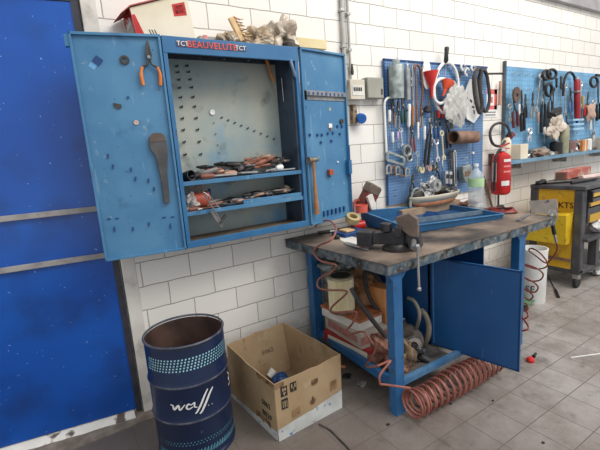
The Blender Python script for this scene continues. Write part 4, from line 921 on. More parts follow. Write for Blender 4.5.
# ---- second board
YP = -.072
T2 = [
 ('pl', (513.5, 92), (516, 127), 'pliers with dark wine-red grips at the left of the pale blue board', mat('wine', (92, 44, 48), (114, 58, 60), 9, .5), .24, .018),
 ('pl', (521.5, 90), (523, 131), 'long black pliers right of the dark red ones on the pale blue board', BLACK, .14, .016),
 ('pl', (525.5, 94), (525.5, 118), 'slim black snips hanging beside the long black pliers', BLACK, .16, .012),
 ('wr', (541, 74), (536, 112), 'long steel spanner hanging left of the black ring cluster', STEEL, .03, 0),
 ('wr', (545.5, 72), (542, 104), 'second long steel spanner hanging by the black ring cluster', GALV, .028, 0),
 ('pl', (544, 70), (543, 132), 'very long dark bolt cutter under the black ring cluster', BLACK, .12, .018),
 ('pl', (551, 82), (550, 118), 'black gripped water pump pliers in the middle of the pale blue board', DSTEEL, .22, .016),
 ('sd', (556.5, 78), (556.5, 106), 'thin bright screwdriver with a black handle left of the curved black hose', BLACK, .35, .014),
 ('sd', (561, 76), (561.5, 110), 'long thin driver left of the arc of black hose', DSTEEL, .4, .014),
 ('wr', (565.5, 84), (565, 116), 'steel spanner hanging inside the arc of black hose', STEEL, .028, 0),
 ('pl', (570.5, 88), (571, 112), 'blue-grey gripped pliers left of the red tube', mat('bluegrey', (70, 100, 136), (90, 120, 156), 8, .5), .24, .016),
 ('wr', (530, 128), (529, 142), 'small bright spanner at the bottom left of the pale blue board', CHROME, .035, 0),
 ('sd', (544.5, 127), (544, 143), 'screwdriver with a white tip under the bolt cutter', WHITE, .5, .016),
 ('pl', (588.5, 92), (586, 116), 'red gripped pliers near the right of the pale blue board', REDP, .26, .016),
 ('sd', (583, 96), (582, 128), 'yellowish handled driver right of the red tube', mat('khaki', (150, 146, 92), (170, 164, 110), 8, .5), .4, .02),
 ('wr', (593.5, 100), (594, 134), 'steel spanner near the right edge of the pale blue board', STEEL, .03, 0),
 ('pl', (598, 84), (598.5, 120), 'black gripped pliers at the right end of the pale blue board', BLACK, .2, .018),
 ('sd', (577, 112), (577, 134), 'short blue handled driver below the red tube', BLUEP, .5, .02),
]
T2 += [
 ('wr', (509.5, 104), (510, 122), 'small spanner near the post of the pale blue board', GALV, .024, 0),
 ('sd', (519, 104), (519.5, 134), 'white handled driver between the dark red and the long black pliers', WHITE, .35, .014),
 ('pl', (533, 92), (532, 118), 'slim steel pliers left of the long spanners', STEEL, .18, .012),
 ('wr', (553.5, 88), (553, 116), 'dark spanner right of the tall black oval ring', DSTEEL, .026, 0),
 ('sd', (538, 112), (538.5, 134), 'pale brown handled driver below the long spanners', PALEW, .45, .015),
 ('pl', (566.5, 112), (567, 134), 'dark grey pliers above the olive cylinder', DSTEEL, .24, .015),
 ('wr', (581, 82), (580, 108), 'bright spanner just right of the red tube', CHROME, .028, 0),
 ('sd', (590.5, 120), (590, 140), 'white handled driver under the tan pouch', WHITE, .5, .016),
]
for k, a, b_, lab, m_, s_, r_ in T2:
    if k == 'pl': pliers(P1(*a), P1(*b_), lab, m_, spread=s_, rg=r_)
    elif k == 'wr': wrench(P1(*a), P1(*b_), lab, m_, r=s_)
    else: screwdriver(P1(*a), P1(*b_), lab, m_, hf=s_, r=r_)
c = P1(515.5, 95, .03); e = T('grinding_disc', 'brown oval disc hanging on the left of the pale blue board', 'disc', c)
MB().lathe([(0, 0), (.065, 0), (.065, .02), (0, .02)], Matrix.Translation(c) @ Matrix.Rotation(PI/2, 4, 'X') @ Matrix.Diagonal((1, 1.25, 1, 1))).build('disc', mat('disc_brown', (84, 66, 58), (104, 84, 72), 9, .6), e)
MB().lathe([(0, .02), (.016, .02), (.016, .03), (0, .03)], Matrix.Translation(c) @ Matrix.Rotation(PI/2, 4, 'X')).build('hub', BLACK, e)
for i, (x, y, rx, ry, lab) in enumerate(((546.5, 75, 4, 4.5, 'black ring of keys at the top of the cluster'), (552, 74, 4.2, 4.5, 'black ring overlapping the key ring'), (549, 90, 3.2, 6, 'tall black oval ring under the cluster'), (594, 82, 3.6, 5, 'thick black ring at the right of the pale blue board'))):
    loop('rubber_ring', ellipse(x, y, rx, ry, YP-.01*(i+1)), .016, lab, 'ring', BLACK)
loop('curved_hose', [P1(x, y) for x, y in ((563, 96), (564, 82), (567, 74), (571, 72.5), (574.5, 78), (575, 92))], .014, 'arc of thin black hose on the pale blue board left of the red tube', 'hose', BLACK, closed=False)
e, L = tool_root('red_tube', 'long dark red tube hanging on the pale blue board', 'tube', P1(577, 79, .03), P1(577.5, 119, .03)); Pt(e, 'tube', MB().lathe([(0, -L), (.036, -L), (.036, -.03), (.02, 0), (0, 0)]), mat('crimson', (140, 26, 34), (160, 36, 42), 8, .4)); Pt(e, 'cap', MB().lathe([(0, .03), (.016, .03), (.02, -.002), (0, 0)]), CHROME); Pt(e, 'bracket', MB().box(-.09, .04, -.038, .03, -L*.32, -L*.28), STEEL)
c = P1(556, 126, .05); e = T('crumpled_rag', 'pale crumpled rag hung at the bottom middle of the pale blue board', 'rag', c)
MB().blob((c.x-.01, c.y, c.z-.03), .15, .05, .12, .4, 44, 4).build('cloth', mat('rag', (190, 176, 160), (214, 202, 188), 10, .8, bump=.6), e)
c = P1(555, 114, .03); single('black_glove', MB().blob(c, .11, .035, .06, .35, 47, 3), BLACK, 'black glove hung above the crumpled rag', 'glove', c)
c = P1(591, 112, .03); single('tan_pouch', MB().blob((c.x, c.y, c.z), .10, .04, .10, .3, 51, 3), mat('tan', (176, 146, 128), (196, 166, 148), 9, .7), 'tan pouch hung at the right of the pale blue board', 'pouch', c)
for i in range(3):
    p = P1(574, 120+i*4.5, .02); single('blue_bracket', MB().box(p.x-.11, p.x+.17, p.y-.04, p.y+.03, p.z-.012, p.z+.012), mat('pale_bracket', (140, 184, 214), (160, 200, 224), 8, .4), ['top', 'middle', 'lowest'][i]+' of three pale blue brackets under the red tube', 'bracket', p, 'pale blue brackets')
p = P1(598, 76, .02); single('black_bar', MB().tube([p+Vector((-.06, 0, .01)), p+Vector((.3, -.02, 0))], .016, 8), BLACK, 'black bar hung at the top right of the pale blue board', 'bar', p)
loop('hanging_hose', [P1(x, y, .0) for x, y in ((505, 141), (500.5, 146), (493, 144), (490, 134), (493, 126), (500, 123), (507, 126), (511, 136))], .014, 'black hose curving over the fire extinguisher', 'hose', RUB, closed=False)
single('tan_roll', MB().lathe([(0, 0), (.018, 0), (.014, .24), (0, .24)], Matrix.Translation(ony(500, 100, -.04)+Vector((0, 0, -.05))), 12), mat('dusty_pink', (176, 140, 118), (196, 160, 138), 9, .7), 'thin tan stick on the wall left of the pale blue board', 'stick', ony(500, 105, -.04))

# ---- shelf under the second board
s0 = ony(512, 163, -.22); zs = s0.z
zs = (ony(512, 163, -.22).z + ony(598, 148, -.22).z)/2
e = T('wall_shelf', 'long pale blue wall shelf crowded with small parts under the pale blue board', 'shelf', (5.2, 0, zs-.03))
MB().box(s0.x-.02, 6.9, -.22, -.004, zs-.012, zs).box(s0.x-.02, 6.9, -.222, -.214, zs-.035, zs+.004).build('board', mat('shelf_blue', (92, 132, 158), (112, 150, 174), 5, .4), e, smooth=False)
for x in (4.4, 5.4, 6.4): MB().prism([(0, zs-.012), (.02, zs-.012), (.02, zs-.10), (0, zs-.10)], -.16, -.004, Matrix.Translation((x, 0, 0))).build('bracket', STEEL, e)
def shelf_item(x): return ony(x, 157, -.13).x
xs = shelf_item
single('white_box', MB().box(xs(515), xs(522.5), -.19, -.07, zs+.001, zs+.16), CREAM, 'small white carton standing at the left end of the wall shelf', 'box', (xs(519), -.13, zs), bevel=.003)
e = T('valve_body', 'wine-red cap with a cream valve behind the white carton on the wall shelf', 'valve', (xs(516), -.09, zs)); MB().lathe([(0, 0), (.05, 0), (.05, .2), (.03, .24), (0, .24)], Matrix.Translation((xs(514), -.04, zs)), 14).build('body', CREAM, e); MB().blob((xs(517), -.05, zs+.26), .06, .03, .04, .2, 3, 3).build('cap', mat('wine2', (104, 36, 40), (124, 48, 50), 9, .5), e)
junk = [
 (526, 'blob', .07, .07, DSTEEL, 'dark heap of bolts right of the white carton', 'small_casting'),
 (532, 'blob', .08, .06, BROWN, 'brown metal offcut on the left half of the wall shelf', 'small_casting'),
 (538, 'blob', .09, .07, mat('greybrown', (128, 112, 98), (152, 136, 120), 16, .6), 'grey-brown casting heaped in the middle of the wall shelf', 'small_casting'),
 (544, 'blob', .08, .08, GALV, 'pale casting beside the dark round pot', 'small_casting'),
 (556, 'cyl', .07, .15, BLACK, 'black round pot left of the olive cylinder on the wall shelf', 'pot'),
 (563.5, 'cyl', .055, .34, mat('olive_cyl', (138, 138, 112), (164, 162, 136), 8, .5), 'tall olive grey cylinder standing on the wall shelf', 'canister'),
 (570, 'cyl', .06, .14, mat('rosebrown', (122, 92, 88), (142, 112, 106), 10, .6), 'short reddish brown tin right of the olive cylinder', 'tin'),
 (574, 'blob', .09, .13, FOIL, 'grey crumpled foil lump behind the orange box', 'foil_lump'),
 (579, 'box', .07, .14, mat('orangebox2', (196, 124, 70), (216, 148, 92), 7, .6), 'orange cardboard box on the wall shelf', 'orange_carton'),
 (587, 'cyl', .05, .15, WHITE, 'white pot on the wall shelf right of the orange box', 'white_pot'),
 (592.5, 'cyl', .03, .20, STEEL, 'slim bright spray can on the wall shelf', 'spray_can'),
 (598, 'box', .08, .15, mat('beige2', (190, 176, 160), (208, 196, 182), 7, .6), 'beige box at the right end of the wall shelf', 'beige_box'),
]
for i, (x, k, w_, h_, m_, lab, nm) in enumerate(junk):
    X = xs(x); y = -.125 if nm != 'foil_lump' else -.10
    e = T(nm, lab, nm.replace('_', ' '), (X, y, zs))
    if k == 'blob':
        MB().blob((X, y, zs+h_*.5), w_*1.1, .07, h_*.62, .45, i+60, 3, fl=zs+.001).build('lump', m_, e)
        MB().tube([(X-w_, y-.05, zs+.02), (X, y-.06, zs+h_*.8), (X+w_, y-.05, zs+.015)], .012, 6).build('rod', DSTEEL if i % 2 else STEEL, e)
    elif k == 'cyl':
        MB().lathe([(0, 0), (w_, 0), (w_, h_*.88), (w_*.8, h_*.94), (w_*.8, h_*.99), (0, h_*.99)], Matrix.Translation((X, y, zs+.001))).build('side', m_, e)
        MB().lathe([(0, h_*.99), (w_*.5, h_*.99), (w_*.45, h_*1.05), (0, h_*1.05)], Matrix.Translation((X, y, zs+.001))).build('cap', DSTEEL if m_ != BLACK else GREYG, e)
    else:
        MB().box(X-w_, X+w_, y-.07, y+.07, zs+.001, zs+h_).build('carton', m_, e, bevel=.003)
        MB().box(X-w_*.2, X+w_*.2, y-.072, y-.069, zs+.001, zs+h_).build('tape_strip', CREAM, e)

for i, x in enumerate((524, 529, 534.5, 541, 547, 550.5, 553, 567, 583, 590)):
    X = xs(x); y = -.17; m_ = (STEEL, BROWN, DSTEEL, GALV)[i % 4]
    e = T('small_bearing', ('leftmost' if i == 0 else ORD[i]+' from the left')+' small metal part on the front edge of the wall shelf', 'bearing', (X, y, zs), None, 'small metal parts at the front of the wall shelf')
    r_ = .018+.006*(i % 3)
    MB().lathe([(r_*.4, 0), (r_, 0), (r_, .018+.02*(i % 2)), (r_*.4, .018+.02*(i % 2)), (r_*.4, 0)], Matrix.Translation((X, y, zs+(.001 if i % 3 else r_))) @ (Matrix.Rotation(PI/2, 4, 'X') if i % 3 == 0 else Matrix()), 16).build('ring', m_, e)

# ================================================================ workbench
BX0, BX1, BY0, BY1, BZ = 1.50, 3.36, -1.045, -.02, .955
e = T('workbench', 'long blue steel workbench with a worn top and an open door under it', 'workbench', (2.4, -.53, 0)); WB = e
MB().quadbox([(BX0, BY0, BZ-.066), (BX1-.05, BY0, BZ-.066), (BX1+.12, BY1, BZ-.066), (BX0-.04, BY1, BZ-.066), (BX0, BY0, BZ-.006), (BX1-.05, BY0, BZ-.006), (BX1+.12, BY1, BZ-.006), (BX0-.04, BY1, BZ-.006)]).build('top_frame', EDGE, e, bevel=.003, smooth=False)
MB().quadbox([(BX0-.004, BY0-.004, BZ-.006), (BX1-.05, BY0-.004, BZ-.006), (BX1+.12, BY1, BZ-.006), (BX0-.044, BY1, BZ-.006), (BX0-.004, BY0-.004, BZ), (BX1-.05, BY0-.004, BZ), (BX1+.12, BY1, BZ), (BX0-.044, BY1, BZ)]).build('bench_top', BTOP, e, smooth=False)
def leg(x0, x1, y0, y1, gus=True):
    b = MB().box(x0, x1, y0, y1, 0, BZ-.066)
    if gus:
        b.prism([(x0-.035, BZ-.067), (x0, BZ-.115), (x0, BZ-.067)], y0, y0+.01).prism([(x1, BZ-.115), (x1+.045, BZ-.067), (x1, BZ-.067)], y0, y0+.01)
    b.box(x0-.002, x1+.002, y0-.002, y1+.002, 0, .006)
    b.build('leg', BLUE_B, e, bevel=.003, smooth=False)
leg(1.552, 1.624, -1.03, -.972); leg(1.60, 1.68, -.14, -.07, False); leg(2.85, 2.93, -1.02, -.955); leg(2.85, 2.93, -.14, -.07, False)
MB().quadbox([(1.575, -.965, .15), (1.61, -.965, .15), (1.66, -.14, .15), (1.62, -.14, .15), (1.575, -.965, .205), (1.61, -.965, .205), (1.66, -.14, .205), (1.62, -.14, .205)]).build('foot_rail', BLUE_B, e, smooth=False)
MB().box(1.64, 2.79, -1.00, -.965, .15, .185).build('foot_rail', mat('rail_pale_blue', (66, 112, 152), (88, 130, 164), 12, .5), e, smooth=False)
MB().box(1.61, 2.14, -.965, -.16, .150, .168).build('lower_shelf', overlay(mat('grimy_shelf', (84, 78, 74), (104, 96, 90), 6, .8), (50, 46, 44), 9, .55, .7), e, smooth=False)
# cupboard under the bench
KX0, KX1, KY0, KY1, KZ0, KZ1 = 2.15, 2.785, -.78, -.10, .17, BZ-.068
b = MB().box(KX0, KX0+.006, KY0, KY1, KZ0, KZ1).box(KX1-.006, KX1, KY0, KY1, KZ0, KZ1).box(KX0, KX1, KY1-.006, KY1, KZ0, KZ1).box(KX0, KX1, KY0, KY1, KZ0, KZ0+.006).box(KX0, KX1, KY0, KY0+.02, KZ1-.05, KZ1).box(KX0, KX0+.022, KY0, KY0+.012, KZ0, KZ1)
cp = b.build('cupboard', BLUE_D, e, smooth=False)
dh = Vector((2.152, -.785, 0)); dn = Vector((2.262, -1.36, 0)); d = (dn-dh).normalized(); s = Vector((-d.y, d.x, 0))
if s.x > 0: s = -s
Md = Matrix(((d.x, s.x, 0, dh.x), (d.y, s.y, 0, dh.y), (0, 0, 1, 0), (0, 0, 0, 1)))
Ld = (dn-dh).length
b = MB().box(0, Ld, -.004, .0, .172, .815, Md)
for q in ((0, .012, .172, .815), (Ld-.012, Ld, .172, .815), (0, Ld, .172, .184), (0, Ld, .803, .815)): b.box(q[0], q[1], -.02, .0, q[2], q[3], Md)
b.build('door', BLUE_D, e, bevel=.0015, smooth=False)
MB().box(.02, .03, .0, .003, .19, .80, Md).build('hinge_strip', mat('pale_strip', (60, 120, 180), (76, 134, 190), 8, .4), e, smooth=False)

# vise
O = Vector((1.785, -.845, BZ)); a_ = Vector((.52, -.855, 0)).normalized(); sx = Vector((-a_.y, a_.x, 0))
Mv = Matrix(((sx.x, a_.x, 0, O.x), (sx.y, a_.y, 0, O.y), (0, 0, 1, O.z), (0, 0, 0, 1)))
e = T('bench_vise', 'heavy dark steel vise bolted to the front left corner of the workbench', 'vise', O)
VD = mat('vise_dark', (44, 44, 48), (64, 62, 64), 12, .5, .3); VB = overlay(mat('vise_brown', (98, 84, 74), (120, 104, 92), 8, .6), (60, 56, 54), 9, .6, .7)
MB().lathe([(0, 0), (.095, 0), (.095, .018), (.07, .026), (.06, .04), (0, .04)], Mv, 28).build('swivel_base', DSTEEL, e)
b = MB(); b.quadbox([(-.04, -.15, .035), (.04, -.15, .035), (.045, .05, .035), (-.045, .05, .035), (-.03, -.15, .10), (.03, -.15, .10), (.05, .05, .13), (-.05, .05, .13)], Mv)
b.build('body', VD, e, bevel=.006)
b = MB(); b.quadbox([(-.075, .0, .09), (.075, .0, .09), (.075, .04, .09), (-.075, .04, .09), (-.075, .0, .155), (.075, .0, .155), (.075, .04, .155), (-.075, .04, .155)], Mv).lathe([(0, 0), (.036, .0), (.036, .05), (0, .05)], Mv @ Matrix.Translation((-.03, -.06, .12)), 16)
b.build('fixed_jaw', VD, e, bevel=.004)
b = MB(); b.quadbox([(-.05, .075, .02), (.05, .075, .02), (.045, .15, .02), (-.045, .15, .02), (-.05, .045, .17), (.05, .045, .17), (.045, .12, .17), (-.045, .12, .17)], Mv)
b.build('moving_jaw', VD, e, bevel=.006)
def vplane(x, y, off=-.056):
    n_ = sx; p0_ = O+sx*off; r_ = ray(x, y); p_ = C0+r_*((p0_-C0).dot(n_)/r_.dot(n_)); return p_
b = MB(); A_ = [vplane(x, y) for x, y in ((395, 218), (409, 213.5), (417.5, 219), (418, 238), (409, 236), (399, 228))]
va_ = [b.bm.verts.new(p) for p in A_]; vb_ = [b.bm.verts.new(p+sx*.05) for p in A_]
b.bm.faces.new(va_); b.bm.faces.new(vb_[::-1])
for i in range(6): b.bm.faces.new((va_[i], vb_[i], vb_[(i+1) % 6], va_[(i+1) % 6]))
b.build('jaw_cover', VB, e, bevel=.004)
MB().box(-.03, .03, -.24, .14, .045, .095, Mv).build('slide', VD, e, bevel=.004)
MB().box(-.045, .045, -.25, -.15, .02, .11, Mv).build('tail_block', VD, e, bevel=.004)
hp = ony(417.3, 246, -1.075); hb = ony(419.2, 289, -1.075)
MB().tube([Mv @ Vector((0, .10, .07)), hp+Vector((0, .03, -.015)), hp+Vector((0, -.012, -.015))], .016, 12).build('screw', STEEL, e)
MB().tube([hp, hb], .0075, 10).build('handle', CHROME, e)
for q in (hp, hb): MB().lathe([(0, -.014), (.012, -.009), (.014, 0), (.012, .009), (0, .014)], Matrix.Translation(q), 12).build('handle_ball', CHROME, e)

# blue tray on the bench
e = T('metal_tray', 'open blue metal tray lying on the workbench beside the vise', 'tray', (2.6, -.45, .96))
R_ = [Vector(v) for v in ((2.12, -.12, 1.085), (3.20, -.12, .998), (3.03, -.79, .992), (2.10, -.62, 1.018))]
Bt = [Vector((v.x*.98+.05, v.y*.98-.01, max(.958, v.z-.055))) for v in R_]; Bt[0].z = .975
b = MB()
def slab(p0, p1, p2, p3, th=.004):
    n = (Vector(p1)-Vector(p0)).cross(Vector(p3)-Vector(p0)).normalized()*th
    return b.quadbox([p0, p1, p2, p3, Vector(p0)+n, Vector(p1)+n, Vector(p2)+n, Vector(p3)+n])
for i in range(4): slab(Bt[i], Bt[(i+1) % 4], R_[(i+1) % 4], R_[i])
b.build('side', MIDBL, e, smooth=False)
b = MB(); slab(*Bt, th=.003); b.build('drawer_floor', overlay(mat('tray_floor', (24, 72, 116), (34, 86, 130), 5, .45), (70, 84, 96), 8, .6, .75), e, smooth=False)
b = MB()
for i in range(4): b.bar(R_[i], R_[(i+1) % 4], .014, .006)
b.build('rim', mat('tray_rim', (52, 118, 166), (80, 136, 176), 16, .4), e, smooth=False)
da, db = R_[3].lerp(R_[0], .32)+Vector((.03, 0, -.02)), R_[2].lerp(R_[1], .32)+Vector((-.02, 0, -.012))
MB().bar(da, db, .012, .034).build('divider', mat('divider_grey', (100, 122, 136), (130, 146, 156), 12, .4, .3), e, smooth=False)
for f in (.3, .62): 
    q = R_[3].lerp(R_[0], .6).lerp(R_[2].lerp(R_[1], .6), f); MB().prism([(q.x-.05, q.z-.05), (q.x+.06, q.z-.05), (q.x, q.z-.01)], q.y-.004, q.y+.1).build('rib', BLUEM, e)

# plank and basin behind
e = T('plank_riser', 'wooden riser board standing against the wall behind the blue bench tray', 'board', (3.0, -.09, BZ))
MB().box(2.55, 3.34, -.17, -.03, BZ+.001, BZ+.075).build('board', mat('riser', (146, 122, 100), (172, 148, 124), 9, .8), e, bevel=.003)
e = T('parts_basin', 'cream oval basin with a rusty brown underside, heaped with metal parts', 'basin', (3.03, -.12, BZ+.077))
Mb = Matrix.Translation((3.02, -.125, BZ+.077)) @ Matrix.Diagonal((1, .32, 1, 1))
MB().lathe([(0, 0), (.25, 0), (.30, .035)], Mb, 32).build('underside', mat('basin_brown', (160, 104, 70), (180, 124, 88), 9, .5), e, solid=.004)
MB().lathe([(.30, .036), (.335, .085), (.335, .092)], Mb, 32).build('bowl', CREAM, e, solid=.004)
bz = BZ+.14
def heap(name, label, cat, c, m_, s, n, seed, cyl=False):
    e = T(name, label, cat, c); r_ = random.Random(seed)
    MB().blob(c, s[0], s[1], s[2], .45, seed, 4).build('lump', m_, e)
    for i in range(n):
        p = Vector((c[0]+r_.uniform(-1, 1)*s[0]*.7, c[1]-s[1]*.6, c[2]+r_.uniform(-.2, .9)*s[2])); q = p+Vector((r_.uniform(-.06, .06), -.02, r_.uniform(-.03, .03)))
        MB().tube([p, q], .009, 6).build('bolt', STEEL if i % 2 else DSTEEL, e)
    return e
heap('foil_sleeve', 'crumpled silver foil sleeve standing in the left of the cream basin', 'foil', (2.93, -.13, bz+.055), FOIL, (.10, .045, .09), 2, 71)
single('silver_gasket', MB().lathe([(.02, -.012), (.055, -.012), (.055, .012), (.02, .012), (.02, -.012)], Matrix.Translation((2.97, -.19, bz+.11)) @ Matrix.Rotation(PI/2, 4, 'X')), FOIL, 'round silver gasket on top of the foil sleeve', 'gasket', (2.97, -.19, bz+.11))
heap('bolt_heap', 'dark heap of bolts in the right of the cream basin', 'bolts', (3.20, -.12, bz+.01), DSTEEL, (.12, .05, .05), 8, 72)
e = T('grey_funnel_tool', 'dark grey hooked tool leaning at the left end of the cream basin', 'tool', (2.74, -.14, bz))
MB().blob((2.76, -.12, bz+.03), .07, .03, .06, .3, 73, 3).build('lump', DSTEEL, e); MB().tube([(2.68, -.14, BZ+.08), (2.70, -.13, bz+.02), (2.74, -.13, bz+.09), (2.80, -.13, bz+.10)], .012, 8, smooth=4).build('hook', GALV, e)

# bottle
c = Vector((3.262, -.385, BZ))
e = T('water_bottle', 'clear plastic bottle with a pale green label standing at the back of the workbench', 'bottle', c)
r = .068
MB().lathe([(0, 0), (r*.9, 0), (r, .015), (r, .06), (r*.94, .07), (r, .08), (r*.94, .12), (r, .13), (r*.94, .17), (r, .18), (r*.94, .20), (r, .21), (r, .215)], Matrix.Translation(c), 24).build('body', BOTM, e)
MB().lathe([(r, .215), (r*1.01, .22), (r*1.01, .285), (r, .29)], Matrix.Translation(c), 24).build('label', LGREEN, e)
MB().lathe([(r, .29), (r*.9, .32), (r*.45, .36), (r*.26, .375), (r*.26, .395), (0, .395)], Matrix.Translation(c), 24).build('shoulder', BOTM, e)
MB().lathe([(0, .418), (r*.3, .418), (r*.3, .393), (0, .393)], Matrix.Translation(c), 16).build('cap', WHITE, e)

# rods leaning behind the bench
q0 = ony(484, 183, -.06); q1 = ony(494, 208, -.08)
single('brown_rod', MB().tube([ony(483.5, 176, -.012), ony(494, 214, -.05)], .012, 8), BROWN, 'brown rod leaning on the wall between the bottle and the fire extinguisher', 'rod', q1)
single('grey_rod', MB().tube([ony(498.5, 192, -.03), ony(498, 222, -.04)], .011, 8), DSTEEL, 'dark rod standing below the fire extinguisher', 'rod', ony(498, 222, -.04))

# right end of the top: coiled dark red cable, plates
pts = []
cc = onz(502, 212, BZ+.012)
for i in range(90):
    a = i*2*PI/15; k = 1-.05*math.floor(i/15)
    pts.append((3.27+.095*k*math.cos(a)+.01*math.sin(i*1.3), -.62+.13*k*math.sin(a), BZ+.010+.004*(i//15)+.006*math.sin(i*.8)))
e = T('red_cable_coil', 'flattened coil of dark red cable on the right end of the workbench', 'cable', (3.22, -.55, BZ)); MB().tube(pts, .0075, 6).build('cable', HOSER, e)
MB().tube([(3.30, -.62, BZ+.035), (3.36, -.58, BZ+.04), (3.42, -.5, BZ+.02)], .014, 8).build('plug', DSTEEL, e)
e = T('putty_knife', 'thin worn wooden slat on the right end of the workbench', 'slat', (3.1, -.8, BZ)); MB().bar((2.98, -.93, BZ+.006), (3.27, -.86, BZ+.006), .03, .008).build('slat', GREYG, e)
heap('rag_heap', 'small heap of brown rags at the back right of the workbench', 'rags', (3.36, -.22, BZ+.03), mat('rag_brown', (120, 88, 74), (150, 114, 96), 10, .8, bump=.5), (.09, .08, .035), 0, 81)
# left end of top: things by the wall
e = T('brown_tin', 'open brown tin on its side behind the blue bench tray near the cabinet door', 'tin', (2.14, -.15, BZ))
Mt = Matrix.Translation(ony(369, 196, -.14)) @ Matrix.Rotation(.5, 4, 'Y') @ Matrix.Rotation(.2, 4, 'X')
MB().box(-.055, .055, -.045, .045, -.11, .09, Mt).build('carton', mat('maroon', (110, 48, 42), (134, 64, 54), 8, .6), e, bevel=.004)
MB().box(-.07, .05, -.05, .04, .02, .10, Mt).build('top_fitting', mat('taupe', (96, 82, 72), (122, 106, 94), 10, .6), e, bevel=.012)
Mt = Matrix.Translation(ony(371, 201, -.2)) @ Matrix.Rotation(-.35, 4, 'Y')
single('white_red_card', MB().box(-.028, .028, -.012, .012, -.065, .05, Mt), PAPER, 'white card strip leaning on the brown tin', 'card', ony(371, 201, -.2), bevel=.002)
c = ony(361.5, 206, -.2); single('coral_cup', MB().lathe([(0, -.05), (.045, -.05), (.05, .01), (.045, .01), (.04, -.03), (0, -.03)], Matrix.Translation(c)), mat('coral', (204, 84, 70), (220, 104, 88), 8, .5), 'coral red plastic cup beside the brown tin', 'cup', c)
c = ony(357, 200, -.1); single('rust_wire', MB().tube([c+Vector((-.05, 0, -.09)), c+Vector((-.04, 0, -.03)), c+Vector((.0, 0, .0)), c+Vector((.03, -.01, -.02)), c+Vector((.05, -.01, .02))], .012, 8, smooth=4), RUST, 'rusty bent wire behind the coral cup', 'wire', c)
c = Vector((1.86, -.14, BZ)); e = T('tape_roll', 'yellowish roll of tape lying at the back left of the workbench', 'tape', c)
MB().lathe([(.03, 0), (.055, 0), (.055, .045), (.03, .045), (.03, 0)], Matrix.Translation(ony(352, 221, -.22)) @ Matrix.Rotation(.5, 4, 'X'), 24).build('roll', mat('tape_tan', (166, 146, 100), (188, 168, 122), 9, .5), e)
single('red_can', MB().lathe([(0, 0), (.035, 0), (.035, .10), (0, .10)], Matrix.Translation((1.98, -.18, BZ+.036)) @ Matrix.Rotation(PI/2, 4, 'Y') @ Matrix.Rotation(.3, 4, 'X'), 16), RED, 'small red can lying between the tape roll and the blue bench tray', 'can', (1.98, -.18, BZ))
e = T('blue_pan', 'small dark blue metal pan under the tape roll', 'pan', (1.9, -.3, BZ)); MB().box(1.76, 1.98, -.36, -.2, BZ+.001, BZ+.03).build('pan', BLUEM, e, bevel=.003); MB().box(1.80, 1.88, -.33, -.24, BZ+.031, BZ+.045).build('spool_core', LWOOD, e, bevel=.003)
pp = [onz(x, y, BZ+.001) for x, y in ((337, 232), (372, 243), (365, 250), (341, 241))]
single('paper_sheet', MB().quadbox([p for p in pp]+[p+Vector((0, 0, .002)) for p in pp]), PAPER, 'white paper sheet lying behind the vise on the workbench', 'paper', pp[0])
pp = [onz(x, y, BZ+.004) for x, y in ((346, 242), (369, 248), (368, 251), (345, 244.5))]
single('steel_strip', MB().quadbox([p for p in pp]+[p+Vector((0, 0, .003)) for p in pp]), STEEL, 'bright thin steel strip lying between the paper and the vise', 'strip', pp[0])
c = onz(337, 239, BZ); single('black_knob', MB().lathe([(0, 0), (.02, 0), (.022, .02), (.012, .03), (0, .03)], Matrix.Translation(c)), BLACK, 'small black knob on the left end of the workbench by the coiled hose', 'knob', c)  # black knob lying on the bench top
c = onz(324, 234, BZ); 
e = T('hose_coupling', 'dark hose coupling lying on the back left corner of the workbench', 'coupling', c); MB().tube([c+Vector((-.04, .02, .014)), c+Vector((.05, -.01, .014))], .013, 10).build('sleeve', DSTEEL, e); MB().tube([c+Vector((.04, -.01, .014)), c+Vector((.085, -.02, .014))], .008, 8).build('nipple', STEEL, e)

# ================================================================ under the bench, left
z0 = .169
def carton(x0, x1, y0, y1, za, zb_, rot, m_, label, name='carton_box', extra=None, gap=0, cat='box'):
    c = Vector(((x0+x1)/2, (y0+y1)/2, za)); e = T(name, label, cat, c, (0, 0, rot), world=False)
    hx, hy, h = (x1-x0)/2, (y1-y0)/2, zb_-za
    MB().box(-hx, hx, -hy, hy, .0005, h).build('carton', m_, e, bevel=.003)
    if extra: MB().box(-hx-.001, hx+.001, -hy-.001, -hy+.002, h*.25, h*.75).box(-hx-.001, -hx+.002, -hy*.8, hy*.8, h*.25, h*.75).build('printed_band', extra, e)
    return e
carton(1.63, 1.87, -.72, -.22, z0, z0+.085, .08, mat('red_carton', (150, 38, 36), (168, 50, 46), 7, .6), 'flat red carton at the bottom of the stack under the left of the bench', extra=CREAM)
carton(1.63, 1.86, -.66, -.22, z0+.086, z0+.20, -.05, mat('grey_card', (168, 158, 144), (186, 176, 162), 7, .8), 'greyish carton with faded red print in the middle of the stack under the bench', extra=mat('faded_red', (156, 104, 94), (176, 124, 112), 30, .8))
carton(1.62, 1.84, -.62, -.22, z0+.201, z0+.262, .06, PAPER, 'white carton with an orange edge on top of the stack under the bench', extra=None)
carton(1.615, 1.845, -.63, -.21, z0+.263, z0+.282, .06, mat('rusty_sheet', (158, 92, 60), (184, 120, 84), 18, .7), 'thin orange-brown sheet directly under the round air filter', name='card_sheet', cat='sheet')
cfp = Vector((1.66, -.41, z0+.283))
e = T('air_filter', 'round cream pleated air filter standing on the carton stack under the bench', 'air filter', cfp)
MB().lathe([(.045, 0), (.092, 0), (.096, .008), (.092, .014), (.092, .016)], Matrix.Translation(cfp), 32).build('bottom_ring', BROWN, e)
b = MB(); n = 96; rs = []
